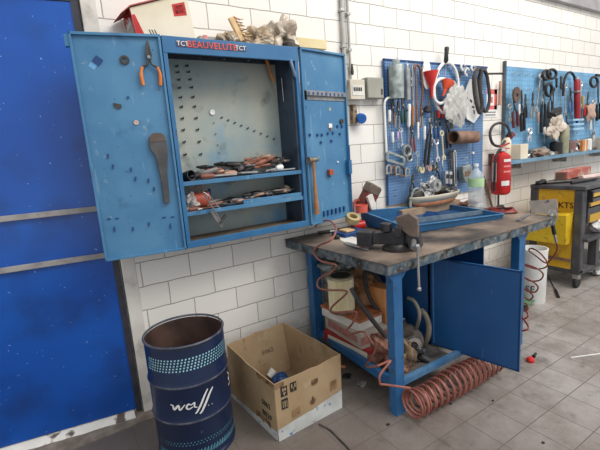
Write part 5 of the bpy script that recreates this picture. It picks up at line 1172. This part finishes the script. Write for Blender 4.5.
for zz in (.014, .245): rs.append([b.bm.verts.new(cfp+Vector((((.092 if k % 2 else .084)*math.cos(2*PI*k/n)), ((.092 if k % 2 else .084)*math.sin(2*PI*k/n)), zz))) for k in range(n)])
for k in range(n): b.bm.faces.new((rs[0][k], rs[0][(k+1) % n], rs[1][(k+1) % n], rs[1][k]))
b.build('pleated_paper', PLEAT, e, smooth=False)
MB().lathe([(.04, .262), (.094, .262), (.096, .255), (.092, .244), (.04, .244), (.04, .262)], Matrix.Translation(cfp), 32).build('top_ring', mat('filter_rim', (150, 142, 116), (178, 168, 140), 12, .6), e)
MB().lathe([(0, .2625), (.070, .2625), (.070, .2635), (0, .2635)], Matrix.Translation(cfp), 32).build('dark_core', DSTEEL, e)
e = carton(1.88, 1.99, -.60, -.44, z0, z0+.43, .15, ORBOX, 'tall orange carton standing behind the front leg of the bench', name='orange_carton'); MB().box(-.04, .04, -.103, -.1, .05, .36).build('yellow_panel', mat('yellow_panel', (214, 158, 84), (226, 176, 104), 8, .7), e)
single('flat_black_belt', MB().tube([ony(351, 288, -.70), ony(358, 300, -.74), ony(367, 313, -.78), ony(377, 326, -.80), ony(386, 337, -.82)], .015, 10, smooth=5), RUB, 'dark rubber hose slanting down in front of the orange carton', 'hose', ony(386, 337, -.82))
loop('black_belt', [(1.86, -.45, .70), (1.82, -.5, .60), (1.84, -.55, .48), (1.93, -.55, .40), (1.99, -.5, .50), (1.97, -.45, .64)], .016, 'dark rubber belt hanging behind the air filter', 'belt', RUB)
single('brown_sacking', MB().blob((1.92, -.36, .56), .10, .12, .12, .35, 91, 4), mat('sack', (140, 100, 68), (168, 126, 90), 8, .8, bump=.5), 'brown sacking bundle behind the dark belt under the bench', 'sacking', (1.92, -.36, .44))
single('white_rag', MB().blob((1.80, -.78, .24), .10, .09, .06, .4, 93, 4, fl=.17), mat('white_rag', (200, 194, 188), (222, 216, 210), 9, .8, bump=.5), 'white rag at the front of the lower shelf beside the red carton', 'rag', (1.80, -.78, .17))
single('brown_paper_wad', MB().blob((1.72, -.80, .25), .075, .09, .085, .75, 95, 4, fl=.17), mat('paper_brown', (104, 66, 54), (158, 112, 92), 22, .8, bump=1), 'reddish brown crumpled paper in front of the carton stack', 'paper', (1.70, -.80, .17))
single('black_film', MB().blob((1.92, -.82, .21), .08, .08, .045, .4, 96, 4, fl=.17), BLACK, 'black crumpled film beside the white rag on the lower shelf', 'film', (1.92, -.82, .17))
q0, q1 = onx(327, 262, 1.8), onx(362, 280, 1.8)
heap('bent_bracket', 'pale bent metal brackets piled behind the air filter', 'brackets', (1.82, -.2, .68), GALV, (.13, .08, .08), 5, 97)
# alternator and pipes right of the front leg
c = Vector((1.93, -.74, z0+.10)); c2 = c
e = T('alternator', 'dirty round alternator on the lower shelf right of the front leg', 'alternator', (1.93, -.72, z0))
Ma = Matrix.Translation((1.93, -.80, z0+.10)) @ Matrix.Rotation(PI/2, 4, 'X') @ Matrix.Rotation(-.5, 4, 'Y')
MB().lathe([(0, -.10), (.085, -.10), (.095, -.08), (.095, .0), (.08, .03), (0, .03)], Ma, 24).build('housing', overlay(mat('alt_grey', (104, 98, 92), (136, 130, 122), 16, .5, .4), (60, 48, 40), 12, .55, .68), e)
MB().lathe([(.02, .03), (.055, .03), (.062, .045), (.055, .062), (.03, .062), (.02, .05)], Ma, 24).build('pulley', CHROME, e)
MB().lathe([(0, .05), (.018, .05), (.018, .075), (0, .075)], Ma, 12).build('shaft', DSTEEL, e)
q = Vector((2.0, -.7, .3))
loop('heater_hose', [onx(x, y, 1.95) for x, y in ((408, 298), (414, 301), (419, 311), (419, 320))]+[onx(x, y, 2.0) for x, y in ((416, 330),)], .012, 'thin grey hose arching over the alternator', 'hose', mat('hose_grey', (112, 108, 98), (134, 128, 118), 10, .5), closed=False)
loop('bypass_pipe', [onx(x, y, 2.03) for x, y in ((421, 310), (426, 316), (429, 328), (427, 340), (420, 350))], .018, 'thick curved grey-brown pipe right of the alternator', 'pipe', mat('pipe_grey', (104, 98, 86), (128, 120, 106), 10, .5), closed=False)
heap('pump_housing', 'rusty pump casting behind the alternator', 'pump', (2.0, -.55, z0+.13), overlay(mat('pump', (112, 98, 80), (142, 126, 104), 12, .6), (52, 44, 38), 10, .5, .64), (.10, .10, .12), 6, 98)
heap('gearbox_part', 'brown metal part leaning on the alternator, beside the leg', 'casting', (1.80, -.88, z0+.09), overlay(mat('gear', (118, 96, 72), (146, 122, 94), 12, .6), (46, 40, 36), 10, .5, .64), (.07, .05, .08), 0, 99)

# ================================================================ hoses
def P3(x, y, pl, v): return {'x': onx, 'y': ony, 'z': onz}[pl](x, y, v)
hp = []
hp += [ony(x, y, -.19) for x, y in ((316, 224), (322, 221), (328, 225), (325, 229))]
pts = [onx(315, 227, 1.62), onx(321, 221.5, 1.66), onx(330, 221, 1.66), onx(336, 229, 1.58), onx(331, 240, 1.47), onx(318, 246, 1.455), onx(314, 253, 1.46), onx(321, 261, 1.46), onx(336, 265, 1.46), onx(331, 272, 1.46), onx(319, 279, 1.47), onx(318, 287, 1.47), onx(327, 290, 1.48), onx(344, 290.5, 1.50), onx(346, 294, 1.50), onx(332, 307, 1.50), onx(333, 312, 1.49), onx(350, 311.5, 1.49), onx(357, 313, 1.50), onx(352, 324, 1.51), onx(345, 332, 1.51)]
pts += [onx(350, 334, 1.51), onx(364, 332, 1.51), onx(373, 344, 1.52), onx(377, 345, 1.52), onx(372, 357, 1.51), onx(366, 366, 1.50)]
pts += [ony(375, 366.5, -1.06), ony(389, 361, -1.07), ony(389, 363, -1.08), ony(380, 375, -1.08), ony(380, 384, -1.08)]
A0 = Vector((1.575, -1.085, .085)); A1 = Vector((2.44, -1.09, .080))
turns = 33; R0 = .080; cp_ = []
n = turns*14
first = None
for i in range(n+1):
    f = i/n; a = -2*PI*turns*f + 1.2; c = A0.lerp(A1, f); c = c+Vector((0, .05*math.sin(f*PI)*-.2, 0)); k = R0*(1-.06*math.sin(f*9))
    c.z = k+.004+.055*max(0, 1-f/.14)**1.5; c.y += -.05*max(0, 1-f/.12)
    cp_.append(c+Vector((.02*math.sin(a*.5), k*math.cos(a), k*math.sin(a))))
coarse = spline(pts, 5)
allp = coarse + [coarse[-1].lerp(cp_[0], .4), coarse[-1].lerp(cp_[0], .8)] + cp_
e = T('coiled_air_hose', 'long reddish brown coiled air hose dropping from the bench and lying along the floor', 'hose', (1.9, -1.1, 0))
MB().tube(allp, .0068, 7).build('hose', HOSE, e)
# small hose with the blow gun at the right end
g0, g1 = onx(550, 214, 3.335), onx(556.5, 243, 3.36)
e = T('air_gun', 'silver and black air blow gun hanging at the right end of the workbench', 'air gun', g0)
MB().tube([g0, g0.lerp(g1, .25)], .020, 10).build('body', GALV, e); MB().tube([g0.lerp(g1, .2), g0.lerp(g1, .7)], .015, 10).build('grip', BLACK, e); MB().tube([g0.lerp(g1, .68), g1], .010, 10).build('coupling', STEEL, e)
MB().tube([g0+Vector((-.03, .0, .0)), g0+Vector((.0, -.0, .03)), g0+Vector((.02, -.03, .02)), g0.lerp(g1, .2)+Vector((.03, -.03, 0))], .005, 6).build('trigger', STEEL, e)
rp = [onx(x, y, v) for x, y, v in ((556.5, 243, 3.36), (557, 250, 3.38), (552, 258, 3.40), (546, 263, 3.42), (536, 256, 3.44), (529, 250.5, 3.42), (532, 248.5, 3.40), (540, 253, 3.40), (547, 262, 3.40), (546, 267, 3.40), (537, 269, 3.42), (526, 266, 3.36), (521, 263.5, 3.32), (524, 264, 3.28), (536, 268, 3.30), (543, 274, 3.32), (540, 280, 3.34), (531, 281, 3.34), (525, 278, 3.30), (523, 277, 3.24), (532, 281, 3.26), (538, 287, 3.30), (535, 292, 3.32), (527, 291, 3.30), (522, 287, 3.2), (527, 290, 3.22), (533, 296, 3.26), (529, 300, 3.26), (523, 297, 3.2), (519, 300, 3.1), (526, 304, 3.1), (528, 309, 3.06), (523, 311, 3.04), (519, 306, 3.0), (526, 311, 2.95), (528, 316, 2.92), (523, 319, 2.9), (519, 314, 2.88), (527, 324, 2.75), (528, 329, 2.7), (522, 331, 2.68))]
rp = [Vector((p.x, p.y, max(p.z, .012))) for p in rp]
e = T('red_coil_hose', 'thin dark red coiled hose hanging from the air gun in loose loops', 'hose', rp[0]); MB().tube(rp, .0062, 7, smooth=6).build('hose', HOSER, e)

# ================================================================ on the floor
# drum
dc = Vector((.522, -.462, 0)); DR = .212; DH = .685
e = T('oil_drum', 'dark blue open steel drum with a white script logo standing by the wall', 'drum', dc)
prof = [(0, .0), (DR*.97, 0), (DR*1.015, .006), (DR*1.015, .018), (DR*.985, .026), (DR, .05)]
def rib(z): return [(DR, z-.020), (DR*1.022, z-.008), (DR*1.03, z), (DR*1.022, z+.008), (DR, z+.020)]
Z1, Z2 = .255, .455
prof += rib(Z1)+rib(Z2)+[(DR, DH-.03), (DR*.99, DH-.02)]
MB().lathe(prof, Matrix.Translation(dc), 64).build('wall', NAVY, e)
MB().lathe([(DR*.975, DH-.02), (DR*.97, .02), (0, .02)], Matrix.Translation(dc), 48).build('inside', DRIN, e)
MB().tube([dc+Vector((DR*1.0*math.cos(2*PI*k/56), DR*1.0*math.sin(2*PI*k/56), DH-.010)) for k in range(56)], .0065, 8, closed=True).build('rim', RIM, e)
for z in (Z1, Z2): MB().lathe([(DR*1.0235, z-.006), (DR*1.034, z-.001), (DR*1.034, z+.001), (DR*1.0235, z+.006)], Matrix.Translation(dc), 64).build('worn_hoop', RIM, e)
def on_drum(ang, z, d=.0012): return dc+Vector(((DR+d)*math.cos(ang), (DR+d)*math.sin(ang), z))
b = MB()
def dquad(b, ang, z, wa, h, sk=0, rr_=.0015):
    v = [b.bm.verts.new(on_drum(ang+x, z+y, rr_)) for x, y in ((-wa+sk*-1, -h), (wa-sk, -h), (wa+sk, h), (-wa+sk, h))]
    b.bm.faces.new(v)
for i in range(38):
    ang = -2.95+i*.084
    zc_ = .578
    for j in range(5):
        fade = 1-.018*max(0, i-16)
        dquad(b, ang+.021*j, zc_+(j-2)*.0150, .019*fade, .0042*fade, .004)
b.build('printed_band', TEAL, e, smooth=False)
b = MB()
for i in range(38):
    ang = -2.95+i*.084
    for j in range(2): dquad(b, ang+.042*j, .125+j*.014, .014, .0028, .004)
b.build('dotted_line', mat('teal_dull', (84, 140, 158), (100, 156, 172), 20, .5), e, smooth=False)
b = MB()
for i in range(38):
    ang = -2.95+i*.084
    dquad(b, ang, .075, .014, .016, .020); dquad(b, ang+.042, .070, .008, .010, .016)
b.build('lower_print', mat('teal_dull', (84, 140, 158), (100, 156, 172), 20, .5), e, smooth=False)
# script logo, upright lettering lying sideways as in the photograph
def stroke(b, pl, w0):
    """pl: (ang offset, z) polyline with width"""
    pl = [Vector((p[0], p[1], 0)) for p in pl]; pl = spline(pl, 5)
    n = len(pl); L_ = []; R2 = []
    for i, p in enumerate(pl):
        t = (pl[min(i+1, n-1)]-pl[max(i-1, 0)]).normalized(); q = Vector((-t.y, t.x, 0)); ww = w0*(.45+.55*math.sin(PI*min(1, (i+.6)/n)))
        L_.append(p+q*ww); R2.append(p-q*ww)
    vl = [b.bm.verts.new(on_drum(p.x/DR, p.y, .0018)) for p in L_]; vr = [b.bm.verts.new(on_drum(p.x/DR, p.y, .0018)) for p in R2]
    for i in range(n-1): b.bm.faces.new((vl[i], vl[i+1], vr[i+1], vr[i]))
def drumpt(x, y):
    """pixel to drum wall (arc length, z)"""
    r = ray(x, y); o = C0-dc; a = r.x**2+r.y**2; bb = 2*(o.x*r.x+o.y*r.y); c = o.x**2+o.y**2-DR**2
    t_ = (-bb-math.sqrt(max(0, bb*bb-4*a*c)))/(2*a); p = C0+r*t_-dc
    return (math.atan2(p.y, p.x)*DR, p.z)
b = MB()
for pl, w0 in (([(170.5, 404.5), (173, 405.5), (174.5, 409.5), (178.5, 405.5), (180, 410), (185, 404.5)], .0042), ([(191, 405), (188.5, 404), (186.5, 407.5), (189, 409), (193, 406.5)], .0036), ([(191, 405), (194.5, 402.5), (194.5, 406.5), (197.5, 407)], .0032), ([(207.5, 388.5), (204.5, 395), (201, 404), (197.5, 411), (195.5, 413.5)], .0042), ([(212.5, 386.5), (209.5, 393), (206, 402), (202.5, 410), (200, 413.5)], .0048)):
    stroke(b, [drumpt(*q) for q in pl], w0*1.3)
for q in ((208.5, 405), (212, 403.5)):
    u_, z_ = drumpt(*q); dquad(b, u_/DR, z_, .010, .0025, 0, .0018)
b.build('script_logo', WHITE, e, smooth=False)
b = MB()
for pl in ([(226.8, 372), (228.5, 375), (227.5, 378)], [(227.5, 378), (229, 381), (228, 385)]): stroke(b, [drumpt(*q) for q in pl], .005)
b.build('side_mark', WHITE, e, smooth=False)

# big cardboard box, open
bc = [Vector((.885, -.775, 0)), Vector((1.352, -.757, 0)), Vector((1.335, -.17, 0)), Vector((.845, -.20, 0))]
tc_ = [Vector((.890, -.765, .345)), Vector((1.385, -.728, .338)), Vector((1.325, -.125, .36)), Vector((.862, -.165, .355))]
e = T('cardboard_box', 'big open brown cardboard box with symbols and white tape beside the drum', 'box', (1.1, -.47, 0))
def wallp(i, j, th=.005, n=8, bow=.012):
    b = MB(); A, B_, C_, D_ = bc[i], bc[j], tc_[j], tc_[i]; d = (B_-A).normalized(); nr = Vector((d.y, -d.x, 0)); rnd2 = random.Random(i+20)
    outer = []; inner = []
    for k in range(n+1):
        f = k/n; col = []
        for m_ in range(5):
            g_ = m_/4; p = A.lerp(B_, f).lerp(D_.lerp(C_, f), g_)+nr*(bow*math.sin(PI*f)*math.sin(PI*g_*.6)*(1 if i % 2 == 0 else .7))+Vector((0, 0, rnd2.uniform(-.004, .006) if m_ == 4 and 0 < k < n else 0))
            col.append(p)
        outer.append([b.bm.verts.new(p) for p in col]); inner.append([b.bm.verts.new(p-nr*th) for p in col])
    for k in range(n):
        for m_ in range(4):
            b.bm.faces.new((outer[k][m_], outer[k+1][m_], outer[k+1][m_+1], outer[k][m_+1])); b.bm.faces.new((inner[k][m_], inner[k][m_+1], inner[k+1][m_+1], inner[k+1][m_]))
        b.bm.faces.new((outer[k][4], outer[k+1][4], inner[k+1][4], inner[k][4])); b.bm.faces.new((outer[k][0], inner[k][0], inner[k+1][0], outer[k+1][0]))
    for k in (0, n):
        for m_ in range(4): b.bm.faces.new((outer[k][m_], outer[k][m_+1], inner[k][m_+1], inner[k][m_]))
    b.build('side', CARD, e)
for i in range(4): wallp(i, (i+1) % 4)
MB().quadbox([v+Vector((0, 0, .004)) for v in bc]+[v+Vector((0, 0, .010)) for v in bc]).build('bottom', mat('box_inside_floor', (120, 98, 74), (142, 118, 92), 6, .9), e, smooth=False)
def onbox(f, g_, i=0, d=.004, bow=.012):
    j = (i+1) % 4; A, B_, C_, D_ = bc[i], bc[j], tc_[j], tc_[i]; dd = (B_-A).normalized(); nr = Vector((dd.y, -dd.x, 0))
    return A.lerp(B_, f).lerp(D_.lerp(C_, f), g_)+nr*(bow*math.sin(PI*f)*math.sin(PI*g_*.6)*(1 if i % 2 == 0 else .7)+d)
def boxpatch(name, i, grid, material, d=.003):
    """grid: list of columns (f, g0, g1)"""
    b = MB(); c_ = []
    for f, g0, g1 in grid: c_.append([b.bm.verts.new(onbox(f, g0+(g1-g0)*k/3, i, d)) for k in range(4)])
    for A, B_ in zip(c_, c_[1:]):
        for k in range(3): b.bm.faces.new((A[k], B_[k], B_[k+1], A[k+1]))
    b.build(name, material, e, smooth=False)
r5 = random.Random(5)
OLD = overlay(mat('old_tape', (142, 112, 78), (160, 130, 94), 8, .5), (110, 84, 56), 14, .55, .7); WORN = overlay(mat('worn_card', (120, 92, 64), (150, 120, 88), 18, .9), (86, 64, 44), 26, .5, .6)
boxpatch('old_tape_patch', 0, [(.21+.11*k/4, .29+.02*k/4, .43+.02*k/4) for k in range(5)], OLD)
boxpatch('old_tape_patch', 0, [(.80+.11*k/4, .42, .60) for k in range(5)], OLD)
boxpatch('scuff', 0, [(.47+.09*k/4, .36+(.05 if k in (0, 4) else 0), .40+(.12 if k == 2 else .05)) for k in range(5)], WORN)
boxpatch('scuff', 0, [(.50+.10*k/4, .70+(.02 if k in (0, 4) else 0), .80) for k in range(5)], WORN)
boxpatch('scuff', 3, [(.60+.28*k/4, .10+.06*(k % 2), .22+.03*(k % 2)) for k in range(5)], WORN)
boxpatch('torn_edge', 0, [(.0+.12*k/4, .93-.02*(k % 2), 1.0) for k in range(5)], WORN)
boxpatch('torn_edge', 3, [(.70+.3*k/6, .94-.03*(k % 2), 1.0) for k in range(7)], WORN)
boxpatch('white_tape', 0, [(k/12, .0, .20+.012*k/1+r5.uniform(-.012, .012)) for k in range(13)], TAPE)
boxpatch('white_tape', 3, [(k/12, .0, .07+.10*k/12) for k in range(13)], TAPE)
def symbol(i, f0, g0, w_, h_, glyph):
    boxpatch('printed_symbol', i, [(f0+w_*k/4, g0, g0+h_) for k in range(5)], INK, .003)
    for (u0, u1, v0, v1) in glyph:
        boxpatch('symbol_gap', i, [(f0+w_*(u0+(u1-u0)*k/2), g0+h_*v0, g0+h_*v1) for k in range(3)], CARD, .0042)
symbol(0, .075, .74, .085, .17, [(.2, .45, .55, .85), (.55, .8, .55, .85), (.42, .58, .1, .4), (.3, .7, .3, .42)])
symbol(0, .20, .76, .085, .16, [(.15, .35, .4, .85), (.65, .85, .4, .85), (.45, .55, .1, .5)])
symbol(0, .075, .52, .085, .18, [(.15, .25, .15, .8), (.42, .58, .15, .8), (.75, .85, .15, .8)])
Mf = basis(onbox(.83, .52, 3, .004), onbox(1, .52, 3)-onbox(.7, .52, 3), (0, 0, 1)); text_part('lettering', '5062', .045, INK, e, Mf)
Mf = basis(onbox(.83, .32, 3, .004), onbox(1, .32, 3)-onbox(.7, .32, 3), (0, 0, 1)); text_part('lettering', '8029', .05, INK, e, Mf)
Mf = basis(onbox(.35, .56, 2, -.0085), onbox(.1, .56, 2)-onbox(.6, .56, 2), (0, 0, 1)); text_part('lettering', '5062', .05, mat('faint_print', (122, 100, 74), (130, 106, 80), 10, .8), e, Mf)
q = onz(275, 377, .05); q.z = .012
single('white_cup', MB().lathe([(0, 0), (.022, 0), (.03, .055), (.026, .055), (.018, .004), (0, .004)], Matrix.Translation(q+Vector((-.03, .03, .04))) @ Matrix.Rotation(.9, 4, 'Y')), WHITE, 'small white cup lying in the bottom of the cardboard box', 'cup', q)
single('blue_rag', MB().blob(q+Vector((.03, -.02, .03)), .05, .045, .03, .4, 33, 3, fl=.013), BLUEM, 'dark blue crumpled wrapper beside the cup in the cardboard box', 'wrapper', q+Vector((.03, -.02, 0)))

# floor bits
p = onz(530.5, 361.5, 0)
e = T('red_cap', 'red plastic cap lying on the tiles right of the open bench door', 'knob', p); MB().lathe([(0, .0), (.026, 0), (.028, .018), (.02, .03), (.008, .032), (0, .032)], Matrix.Translation(p), 20).build('cap', REDP, e)  # red cap lying on the floor
p = onz(535, 357, 0); single('black_plug', MB().tube([p+Vector((-.02, 0, .012)), p+Vector((.03, .01, .014))], [.012, .008], 10), BLACK, 'small black plug beside the red cap on the floor', 'plug', p)
p0, p1 = onz(571, 357.5, .003), onz(601, 353.5, .003); single('white_stick', MB().bar(p0, p1+(p1-p0)*.1, .008, .005), WHITE, 'thin white stick on the floor tiles at the right', 'stick', p0)
p = onz(526, 308, 0); b = MB(); 
e = T('green_net', 'green crumpled netting on the floor at the foot of the white bucket', 'netting', p)
MB().blob((p.x+.02, p.y+.06, .03), .10, .07, .032, .4, 40, 3, fl=.002).build('net', mat('net_green', (70, 104, 76), (104, 136, 104), 22, .7, bump=.6), e)
p0 = onz(550, 280, .01); p1 = onz(555.5, 290, .012); p2 = onz(558.5, 297, .012)
e = T('grease_gun_hose', 'thin black rod with a thick black tip lying on the floor before the trolley', 'rod', p1); MB().tube([onz(545, 268, .01), p0, p1], .005, 6).build('rod', DSTEEL, e); MB().tube([p1, p2], .014, 8).build('tip', BLACK, e)
p = onz(597, 272, .02); e = T('white_wrapper', 'white crumpled wrapper on the floor under the trolley', 'wrapper', p); MB().blob((p.x, p.y, .03), .10, .07, .03, .4, 42, 3, fl=.002).build('wrapper', WHITE, e)
for i, (x, y, s_) in enumerate(((451, 404, 1.2), (493, 401, 1.), (543, 443, 1.1), (388, 425, 1.6))):
    p = onz(x, y, 0); single('pebble', MB().blob((p.x, p.y, .004), .007*s_, .006*s_, .004, .3, i, 2), INK, ['dark crumb of dirt on the tiles left of the open door', 'dark crumb of dirt on the tiles below the open door', 'dark crumb of dirt near the bottom edge of the floor', 'dark crumb of dirt in front of the bench leg'][i], 'crumb', p)
for i, (x, y, s_, m_, lab) in enumerate(((347, 377, .03, BLACK, 'black rubber bung on the floor between box and bench'), (362, 385, .035, mat('film_grey', (120, 116, 110), (150, 146, 140), 12, .5), 'scrap of grey film on the floor left of the bench leg'), (343, 368, .02, ORBOX, 'scrap of orange cardboard on the floor behind the box'))):
    p = onz(x, y, 0); single('floor_scrap', MB().blob((p.x, p.y, .010), s_, s_*.8, .010, .35, i+70, 3, fl=.001), m_, lab, 'scrap', p)
pts = [onz(x, y, .006) for x, y in ((319, 424), (330, 430), (341, 441), (348, 448), (356, 460))]
single('floor_wire', MB().tube(pts, .004, 6, smooth=4), DSTEEL, 'thin dark wire lying along the tiles in front of the cardboard box', 'wire', pts[0])

# bucket
c = Vector((3.83, -.62, 0)); e = T('white_bucket', 'tall white plastic drum with black lettering standing by the right bench leg', 'bucket', c)
MB().lathe([(0, 0), (.108, 0), (.112, .01), (.118, .50), (.121, .515), (.121, .53), (.112, .53), (.106, .02), (0, .02)], Matrix.Translation(c), 40).build('bucket_wall', WHITE, e)
MB().lathe([(0, .44), (.110, .44)], Matrix.Translation(c), 40).build('rubbish_fill', mat('fill_grey', (110, 106, 102), (160, 156, 150), 12, .7), e)
d_ = (C0-c); d_.z = 0; d_.normalize(); sd = Vector((-d_.y, d_.x, 0))
text_part('lettering', 'SE', .085, INK, e, basis(c+d_*.121+Vector((0, 0, .155))-sd*.02, sd, (0, 0, 1)), extrude=.002)

# ================================================================ trolley
TX0, TX1, TY0, TY1, TZ = 4.42, 5.35, -.775, -.27, 1.065
e = T('tool_trolley', 'black and yellow tool trolley with drawers standing by the wall', 'trolley', (4.9, -.52, 0)); TR = e
MB().box(TX0-.015, TX1, TY0-.02, TY1+.01, TZ-.045, TZ).build('worktop', TGREY, e, bevel=.008)
for (x0, y0, w_) in ((TX0, TY0, .075), (TX0, TY1-.075, .075), (TX1-.075, TY0, .075)): MB().box(x0-.008, x0+w_, y0, y0+.085, .16, TZ-.045).build('corner_post', TGREY, e, bevel=.012)
MB().box(TX0+.004, TX0+.02, TY0+.08, TY1-.07, .17, TZ-.045).box(TX0+.004, TX1, TY1-.02, TY1, .17, TZ-.045).build('side_panel', YEL, e, smooth=False)
Mk = basis((TX0+.002, TY0+.16, .86), (0, -1, 0), (0, 0, 1)); text_part('lettering', 'KTS', .085, INK, e, Mk, extrude=.002)
zz = TZ-.06
for k, h_ in enumerate((.085, .085, .16)):
    dw = MB().box(TX0+.10, TX1-.08, TY0-.006, TY0+.3, zz-h_+.008, zz).build('drawer', TGREY, e, bevel=.004)
    f_ = MB().box(TX0+.125, TX1-.1, TY0-.014, TY0-.006, zz-h_+.016, zz-h_*.42); o = f_.build('front_panel', YEL, None, off=Vector(e['_w'])); o.location = (0, 0, 0); o.parent = dw
    zz -= h_+.004
MB().box(TX0+.065, TX0+.085, TY0-.05, TY0-.01, TZ-.17, TZ-.055).build('handle', BLACK, e, bevel=.005)
MB().box(TX0+.02, TX1, TY0-.05, TY1, .50, .535).build('middle_tray', TGREY, e, bevel=.004)
MB().box(TX0+.30, TX0+.36, TY0-.02, TY0+.06, .20, .50).build('inner_post', TGREY, e, bevel=.004)
MB().box(TX0, TX1, TY0, TY1, .155, .20).build('base_tray', TGREY, e, bevel=.006)
MB().box(TX0-.012, TX0, TY0+.08, TY1-.05, .28, .31).build('side_bar', BROWN, e)
b = MB(); y0, y1 = TY0+.10, -.20
b.quadbox([(TX0-.10, y0, .47), (TX0-.012, y0, .47), (TX0-.012, y1, .47), (TX0-.10, y1, .47), (TX0-.15, y0-.02, .79), (TX0-.012, y0-.02, .80), (TX0-.012, y1, .74), (TX0-.15, y1, .74)])
b.build('side_bin', YELB, e, bevel=.006)
for (x, y) in ((TX0+.045, TY0+.045), (TX0+.045, TY1-.05), (TX1-.06, TY0+.05)):
    cs = MB().box(x-.03, x+.03, y-.03, y+.03, .10, .156).build('caster_fork', STEEL, e, bevel=.004)
    o = MB().lathe([(0, -.018), (.05, -.018), (.056, -.01), (.056, .01), (.05, .018), (0, .018)], Matrix.Translation((x+.01, y, .056)) @ Matrix.Rotation(PI/2, 4, 'X'), 24).build('wheel', BLACK, None, off=Vector(e['_w'])); o.location = (0, 0, 0); o.parent = cs
q = [onx(x, y, TX0-.17) for x, y in ((529, 201), (556.5, 199), (558, 215.5), (531, 213))]
single('worn_plate', MB().quadbox([p for p in q]+[p+Vector((.008, 0, 0)) for p in q]), overlay(mat('plate_grey', (168, 160, 152), (188, 180, 172), 8, .5), (60, 54, 50), 12, .6, .66), 'spotted grey sheet standing in the yellow side bin of the trolley', 'sheet', q[3])
c = Vector((5.05, TY0+.10, .535)); e = T('white_plastic_bag', 'white crumpled plastic bag on the middle tray of the trolley', 'bag', c); MB().blob((TX0+.42, TY0+.03, .605), .12, .075, .068, .3, 55, 4, fl=.536).build('film', mat('white_film', (206, 204, 202), (232, 230, 228), 10, .3, bump=.8), e)
# on the trolley
q = [onz(x, y, TZ) for x, y in ((564, 175), (600, 173))]
e = T('red_carton', 'long faded red carton lying on top of the trolley', 'carton', (4.95, -.42, TZ)); Mr = Matrix.Translation((5.0, -.42, TZ+.032)) @ Matrix.Rotation(.10, 4, 'Z')
MB().box(-.36, .36, -.06, .06, .0, .085, Mr).build('carton', overlay(mat('carton_red', (168, 78, 64), (180, 108, 94), 7, .7), (200, 172, 156), 9, .5, .66), e, bevel=.003)
MB().box(-.363, -.345, -.045, .05, .01, .075, Mr).build('end_flap', BROWN, e)
for i, (a, b2, r_, m_, lab) in enumerate((((4.45, -.40, .018), (4.80, -.62, .018), .016, DSTEEL, 'dark steel bar nearest the left edge of the trolley top'), ((4.50, -.62, .016), (4.95, -.66, .016), .014, BLACK, 'black bar along the front of the trolley top'), ((4.60, -.36, .016), (5.2, -.50, .016), .014, GREYG, 'grey bar under the red carton on the trolley'), ((4.85, -.56, .03), (5.15, -.60, .03), .028, mat('pale_pink', (204, 176, 168), (220, 196, 188), 8, .5), 'pale pink cylinder on the trolley top before the red carton'))):
    p0 = Vector(a)+Vector((0, 0, TZ)); p1 = Vector(b2)+Vector((0, 0, TZ)); single('steel_bar', MB().tube([p0, p1], r_, 8), m_, lab, 'bar', p0)
c = Vector((4.50, -.34, TZ)); single('black_cable_lump', MB().blob((c.x, c.y, TZ+.02), .08, .05, .022, .3, 58, 3, fl=TZ+.001), BLACK, 'small black lump at the back left corner of the trolley top', 'cable', c)

# fire extinguisher
a_, b_ = ony(503, 143, -.15), ony(500, 195, -.15)
c = Vector((4.075, -.13, .99)); e = T('fire_extinguisher', 'red fire extinguisher with white labels hanging on the wall between the boards', 'fire extinguisher', c)
r = .095
MB().lathe([(0, -.0), (r*.7, .0), (r*.95, .02), (r, .05), (r, .36), (r*.9, .405), (r*.5, .435), (r*.28, .445), (r*.28, .46), (0, .46)], Matrix.Translation(c), 32).build('cylinder', RED, e)
def labelpatch(nm, a0, a1, z0_, z1_, m_):
    b = MB(); cs = []
    for k in range(9):
        a = a0+(a1-a0)*k/8; cs.append([b.bm.verts.new(c+Vector((r*1.012*math.cos(a), r*1.012*math.sin(a), z))) for z in (z0_, z1_)])
    for A, B_ in zip(cs, cs[1:]): b.bm.faces.new((A[0], B_[0], B_[1], A[1]))
    b.build(nm, m_, e)
va = math.atan2(-DC+.13-0, -4.075)   # towards the camera
for k in range(3): labelpatch('white_lettering', va+.25, va+1.15, .345-.0-k*.055, .372-k*.055-(.008 if k else 0), WHITE if k == 0 else mat('pink_print', (216, 120, 116), (226, 150, 146), 30, .5))
labelpatch('white_lettering', va+.05, va+.95, .10, .15, WHITE)
labelpatch('white_label', va-1.1, va-.45, .14, .34, PAPER)
MB().lathe([(0, .455), (.035, .455), (.035, .485), (0, .49)], Matrix.Translation(c), 16).build('valve', CHROME, e)
MB().bar(c+Vector((-.02, 0, .50)), c+Vector((.07, -.04, .53)), .022, .012).bar(c+Vector((-.02, 0, .485)), c+Vector((.07, -.04, .475)), .022, .010).build('lever', RED, e)
MB().tube([c+Vector((-.03, -.01, .47)), c+Vector((-.10, -.02, .45)), c+Vector((-.145, -.02, .36)), c+Vector((-.15, -.02, .2)), c+Vector((-.14, -.01, .05))], .012, 8, smooth=4).build('hose', BLACK, e)
MB().box(c.x-.03, c.x+.03, -.03, -.002, 1.30, 1.42).build('wall_bracket', DSTEEL, e)
